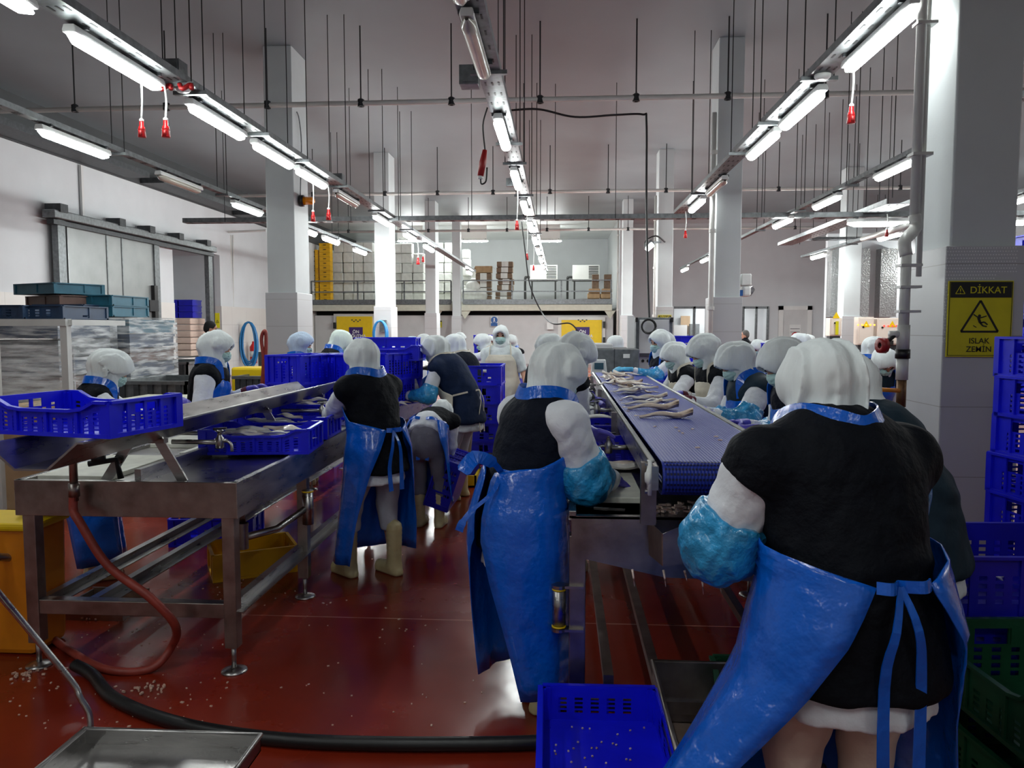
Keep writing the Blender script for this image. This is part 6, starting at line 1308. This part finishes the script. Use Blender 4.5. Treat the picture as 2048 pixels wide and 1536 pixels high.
MB().cbox(c+V((0, .03, -.25)), (.03, .03, .4)).build('stand', STEEL, sc_)
cbn = thing('control_cabinet', 'grey control box with a coiled black hose on its face', 'cabinet', WY(1310, 760, 10.2))
a, b = WY(1272, 635, 10.2), WY(1345, 713, 10.2); MB().box((a.x, 10.2, b.z), (b.x, 10.6, a.z)).build('body', GALV, cbn, bevel=.01); MB().box((a.x+.04, 10.17, b.z+.04), (b.x-.05, 10.2, a.z-.03)).build('door', PANELG, cbn, bevel=.005)
for q in (.06, .94): MB().cbox((a.x+.005, 10.17, b.z+(a.z-b.z)*q), (.03, .06, .06)).cbox((b.x-.02, 10.17, b.z+(a.z-b.z)*q), (.03, .06, .06)).build('corner_block', BLACKR, cbn)
c = WY(1297, 653, 10.12); pts = [c+V((.085*cos(k*.35)*(1+.03*(k//18)), -.002*k*.3, .085*sin(k*.35)*(1+.03*(k//18)))) for k in range(72)]
MB().tube(pts, .011, 7).build('coiled_hose', BLACKR, smooth=True, label='coiled black hose hanging on the grey control box', cat='hose')
x_ = WY(1262, 600, 10.1).x; MB().box((x_-.04, 10.1, 0), (x_+.05, 10.2, a.z+.02)).build('frame_post', PANELL, cbn)
MB().box((a.x+.03, 10.25, 1.0), (b.x-.1, 10.4, b.z)).build('socket_panel', PANELL, cbn)
for i in range(4): MB().disc((a.x+.1+i*.07, 10.24, b.z-.06), .02, .02, (0, 1, 0), 10).build('cable_gland', BLACKR, cbn)
# hook & tools on wall, blue hose
def coil(px, py, Y, rx_, rz_, n, r, m, label, depth=.02, top=None):
    c = WY(px, py, Y)+V((.42 if Y > 25 else 0, 0, 0)); pts = []
    for k in range(n*18+1): a = 2*pi*k/18; q = 1-.09*((k//18) % 4); pts.append(c+V((rx_*q*sin(a), -depth*(k/18), rz_*(cos(a)*(1 if cos(a) > 0 else q)))))
    return MB().tube(pts, r, 7).build('hose', m, smooth=True, label=label, cat='hose')
coil(476, 690, 26.4, .3, .8, 5, .032, HOSEB, 'coiled blue hose hanging on the left wall')
MB().tube([WY(461, 470, 25.9), WY(463, 655, 25.9)], .035, 6).tube([WY(466, 470, 26.0), WY(467, 650, 26.0)], .02, 6).build('water_pipe', PIPEW, label='thin vertical pipes above the coiled blue hose', cat='pipe')
MB().tube([WY(456, 464, 25.6), WY(532, 461, 25.6)], .035, 6).build('water_pipe', PIPEW, label='thin horizontal pipe on the left just before the near pillar', cat='pipe')
p = WY(495, 705, 27.0)+V((.22, 0, 0)); fe = thing('fire_extinguisher', 'red fire extinguisher beside the coiled blue hose', 'extinguisher', p-V((0, 0, .4))); MB().lathe([(0, -.4), (.12, -.38), (.125, .2), (.05, .32), (.04, .4), (0, .4)], p, n=14).build('cylinder', RED, fe, True); MB().lathe([(.127, -.15), (.129, -.15), (.129, .05), (.127, .05)], p, n=14).build('white_label', WHITEP, fe, True)
coil(761, 668, 20.9, .2, .36, 3, .03, HOSEB, 'blue hose looped over a hook on the second left pillar')
MB().box((WY(764, 648, 21.1).x-.06, 21.05, WY(764, 664, 21.1).z), (WY(764, 648, 21.1).x+.12, 21.15, WY(764, 640, 21.1).z)).build('hose_hook', GALV, label='grey hook plate holding the blue hose on the pillar', cat='hook')
hb_ = [WY(524, 770, 9), WY(527, 720, 9), WY(523, 680, 9), WY(527, 664, 9), WY(532, 668, 9), WY(531, 720, 9), WY(526, 770, 9)]
MB().tube(smooth_path(hb_, 6), .022, 8).build('hose', HOSER, smooth=True, label='red-brown hose loop standing up before the near left pillar', cat='hose')
# ---------------------------------------------------------------- left: bins, wrapped pallet, white frame
def bin_(x0, x1, y0, y1, z0, z1, label):
    t = thing('steel_bin', label, 'bin', ((x0+x1)/2, y0, 0), group='grey steel bins'); MB().box((x0, y0, z0), (x1, y0+.03, z1)).box((x0, y1-.03, z0), (x1, y1, z1)).box((x0, y0, z0), (x0+.03, y1, z1)).box((x1-.03, y0, z0), (x1, y1, z1)).box((x0, y0, z0), (x1, y1, z0+.02)).build('shell', GALV, t)
    MB().box((x0-.03, y0-.03, z1-.04), (x1+.03, y0, z1)).box((x1, y0-.03, z1-.04), (x1+.03, y1, z1)).build('rim', GALV, t)
    for i in range(5): x_ = x0+(x1-x0)*(i+.5)/5; MB().box((x_-.03, y0-.025, z0), (x_+.03, y0, z1-.04)).build('rib', GALVD, t)
    for x_ in (x0+.08, x1-.08): MB().box((x_-.04, y0+.05, 0), (x_+.04, y0+.13, z0)).box((x_-.04, y1-.13, 0), (x_+.04, y1-.05, z0)).build('leg', GALVD, t)
bin_(WY(262, 740, 13).x, WY(375, 740, 13).x, 13, 14.3, .2, WY(300, 724, 13).z, 'large grey ribbed steel bin in front of the loading bay')
bin_(WY(232, 770, 8.5).x, WY(372, 770, 8.5).x, 8.5, 9.6, .2, WY(300, 762, 8.5).z, 'nearer grey steel bin behind the two left workers')
bin_(WY(470, 770, 9.6).x, WY(533, 770, 9.6).x, 9.6, 11.0, .2, WY(500, 752, 9.6).z, 'grey steel bin just left of the near left pillar')
MB().box((WY(240, 800, 7).x, 7, WY(300, 806, 7).z), (WY(370, 800, 7).x, 7.5, WY(300, 798, 7).z)).box((WY(245, 800, 7).x, 7.1, 0), (WY(245, 800, 7).x+.05, 7.15, WY(300, 806, 7).z)).box((WY(365, 800, 7).x-.05, 7.1, 0), (WY(365, 800, 7).x, 7.15, WY(300, 806, 7).z)).build('side_table', BEIGE, label='low pale table between the two workers at the left', cat='table')
for px, py, Y_, m_, lb in ((505, 735, 10, YELLOW, 'yellow tub with white cloth near the blue hose'),): p = WY(px, py, Y_); MB().box((p.x-.3, Y_, 0.0), (p.x+.3, Y_+.4, p.z)).build('yellow_tub', m_, bevel=.03, label=lb, cat='tub')
a, b = WY(514, 704, 28), WY(530, 735, 28); MB().box((-11.29, 28, b.z), (b.x, 28.3, a.z)).build('steel_box', GALVD, label='small steel wall box right of the fire extinguisher', cat='box')
# wrapped pallets of crates
wp = thing('wrapped_pallet', 'pallet of dark crates wrapped in clear film behind the white frame', 'pallet', (WY(200, 760, 8.5).x, 9, 0))
xa, xb = WY(128, 700, 8.8).x, WY(260, 700, 8.8).x; zt = WY(200, 636, 8.8).z
MB().box((xa, 8.8, 0), (xb, 9.9, .14)).build('pallet_base', CARDD, wp); MB().box((xa-.01, 8.78, .12), (xb+.01, 9.92, zt+.01)).build('film', FILM, wp)
random.seed(11)
n = 9
for j in range(n):
    h_ = (zt-.14)/n
    for i in range(2):
        w_ = (xb-xa)/2; o = MB().box((xa+i*w_+.01, 8.82, .14+j*h_), (xa+(i+1)*w_-.01, 9.85, .14+j*h_+h_*.9)).box((xa+i*w_, 8.8, .14+j*h_+h_*.7), (xa+(i+1)*w_, 9.87, .14+j*h_+h_*.9)).build('teal_crate', [CRATEN, CRATET, CRATEN, CRATEO][(j*3+i) % 4], label='dark crate inside the film, '+['left', 'right'][i]+' column, '+['lowest', 'second', 'third', 'fourth', 'fifth', 'sixth', 'seventh', 'eighth', 'topmost'][j]+' layer', cat='crate', group='crates inside the stretch film')
crate('t', WY(205, 612, 9.2).x, 9.3, zt+.02, 0, 'teal crate on the film-wrapped pallet, right side, lower', 'loose teal crates on the wrapped pallet'); crate('t', WY(205, 612, 9.2).x, 9.3, zt+.15, 0, 'teal crate on the film-wrapped pallet, right side, upper', 'loose teal crates on the wrapped pallet')
crate('o', WY(128, 612, 9.0).x, 9.1, zt+.14, 60, 'brown crate under the top blue-green crate at the left', None); crate('t', WY(120, 600, 9.0).x, 9.0, zt+.28, 65, 'topmost blue-green crate on the pile at the left', None); crate('n', WY(160, 630, 9.0).x, 9.0, zt+.01, 0, 'dark teal crate below the brown crate at the left', None)
p2 = thing('wrapped_pallet', 'film-wrapped pallet at the far left edge behind the white frame', 'pallet', (WY(30, 760, 7.6).x, 8, 0)); xa, xb = WY(-90, 700, 7.7).x, WY(118, 700, 7.7).x; zt2 = WY(60, 640, 7.7).z
MB().box((xa, 7.7, 0), (xb, 8.7, .14)).build('pallet_base', CARDD, p2); MB().box((xa-.01, 7.68, .12), (xb+.01, 8.75, zt2)).build('film', FILM, p2)
for j in range(8):
    h_ = (zt2-.14)/8; MB().box((xa+.02, 7.72, .14+j*h_), (xb-.02, 8.65, .14+j*h_+h_*.88)).build('teal_crate', [CRATEO, CRATEN, GALV, CRATEN][j % 4], label='wide dark crate inside the film at the left edge, '+['lowest', 'second', 'third', 'fourth', 'fifth', 'sixth', 'seventh', 'topmost'][j]+' layer', cat='crate', group='crates in the left edge film')
crate('n', WY(30, 620, 8).x, 8.1, zt2+.01, 0, 'dark green crate on the left edge pallet, left one', None); crate('n', WY(95, 620, 8).x, 8.2, zt2+.01, 0, 'dark green crate on the left edge pallet, right one', None)
wf = thing('white_frame', 'white rectangular frame stand before the wrapped pallets', 'frame', (WY(60, 800, 6.4).x, 6.4, 0)); a, b = WY(-40, 645, 6.4), WY(137, 645, 6.4)
MB().bar((a.x, 6.4, a.z), (b.x, 6.4, b.z), .08, .06).bar((b.x, 6.4, b.z), (b.x-.05, 7.3, b.z), .06, .05).build('top_rail', PIPEW, wf); 
for x_ in (b.x-.03, WY(0, 700, 6.4).x-.05): MB().bar((x_, 6.4, 0), (x_, 6.4, a.z-.03), .06, .06).build('upright', PIPEW, wf)
MB().box((a.x, 6.6, .4), (b.x-.1, 6.62, 1.45)).build('film_sheet', FILM, wf)
MB().box((a.x, 6.42, .0), (b.x, 7.4, .9)).build('wooden_box', CARD, label='low wooden box under the white frame at the left edge', cat='box')
# stacked goods seen in the loading bay
a, b = WY(327, 655, 23), WY(388, 750, 23)
for j in range(6): z0 = .72+j*.2; MB().box((WY(326, 700, 23.5).x+.02*(j % 2), 23.3, z0-.0), (WY(389, 700, 23.5).x, 24.3, z0+.185)).build('sheet_bundle', PAPERB, bevel=.03, label='pinkish bundle of sheets in the loading bay, '+['lowest', 'second', 'third', 'fourth', 'fifth', 'topmost'][j]+' layer', cat='bundle', group='pinkish bundles in the loading bay')
for i in range(2):
    for j in range(3): x_ = WY(345+i*30, 640, 23.5).x; MB().box((x_-.22, 23.4, 1.92+j*.19), (x_+.22, 24, 1.92+j*.19+.18)).box((x_-.235, 23.39, 1.92+j*.19+.14), (x_+.235, 24.01, 1.92+j*.19+.18)).build('blue_crate', CRATED, label='blue crate in the loading bay, '+['left', 'right'][i]+' '+['lower', 'middle', 'upper'][j], cat='crate', group='blue crates in the loading bay')
# ---------------------------------------------------------------- scraps on the floor
fs = MB(); random.seed(5)
for i in range(240):
    r = random.random(); 
    if r < .55: p = WZ(random.uniform(20, 480), random.uniform(1190, 1460), 0)
    elif r < .75: p = WZ(random.gauss(480, 60), random.gauss(1165, 30), 0)
    else: p = WZ(random.uniform(560, 1000), random.uniform(1100, 1460), 0)
    s_ = random.uniform(.002, .007)*(1.5 if random.random() < .1 else 1); fs.cbox((p.x, p.y, .002), (s_*1.6, s_, .004), random.random()*3)
for c_ in (WZ(190, 1235, 0), WZ(300, 1380, 0), WZ(45, 1355, 0)):
    for i in range(22): fs.cbox((c_.x+random.gauss(0, .035), c_.y+random.gauss(0, .03), .005+random.random()*.01), (random.uniform(.008, .02), .006, .008), random.random()*3)
fs.build('fish_scraps', mat('scrap_pale', (214, 180, 160), .5, noise=.3, nscale=60), label='small pale fish scraps scattered over the red floor', cat='fish scrap', kind='stuff')
# ---------------------------------------------------------------- tell apart look-alikes by their place
def _px(o):
    q = CR.transposed() @ (V(o.location)-V((0, 0, EYE))); return q.x/max(.05, -q.z)
_by = {}
for o in list(bpy.data.objects):
    if o.parent is None and o.get('label'): _by.setdefault(o['label'], []).append(o)
ORD = ['first', 'second', 'third', 'fourth', 'fifth', 'sixth', 'seventh', 'eighth', 'ninth', 'tenth', 'eleventh', 'twelfth', 'thirteenth', 'fourteenth', 'fifteenth', 'sixteenth', 'seventeenth', 'eighteenth', 'nineteenth', 'twentieth']
for lb, os_ in _by.items():
    n = len(os_)
    if n < 2 or n > 20 or len(lb.split()) > 12: continue
    ys = [o.location.y for o in os_]; deep = max(ys)-min(ys) > 2.5
    os_.sort(key=(lambda o: o.location.y) if deep else _px)
    for i, o in enumerate(os_):
        if deep: sfx = 'nearest the camera' if i == 0 else 'farthest from the camera' if i == n-1 else ORD[i]+' nearest the camera'
        else: sfx = 'leftmost of the group' if i == 0 else 'rightmost of the group' if i == n-1 else ORD[i]+' from the left'
        o['label'] = lb+', '+sfx
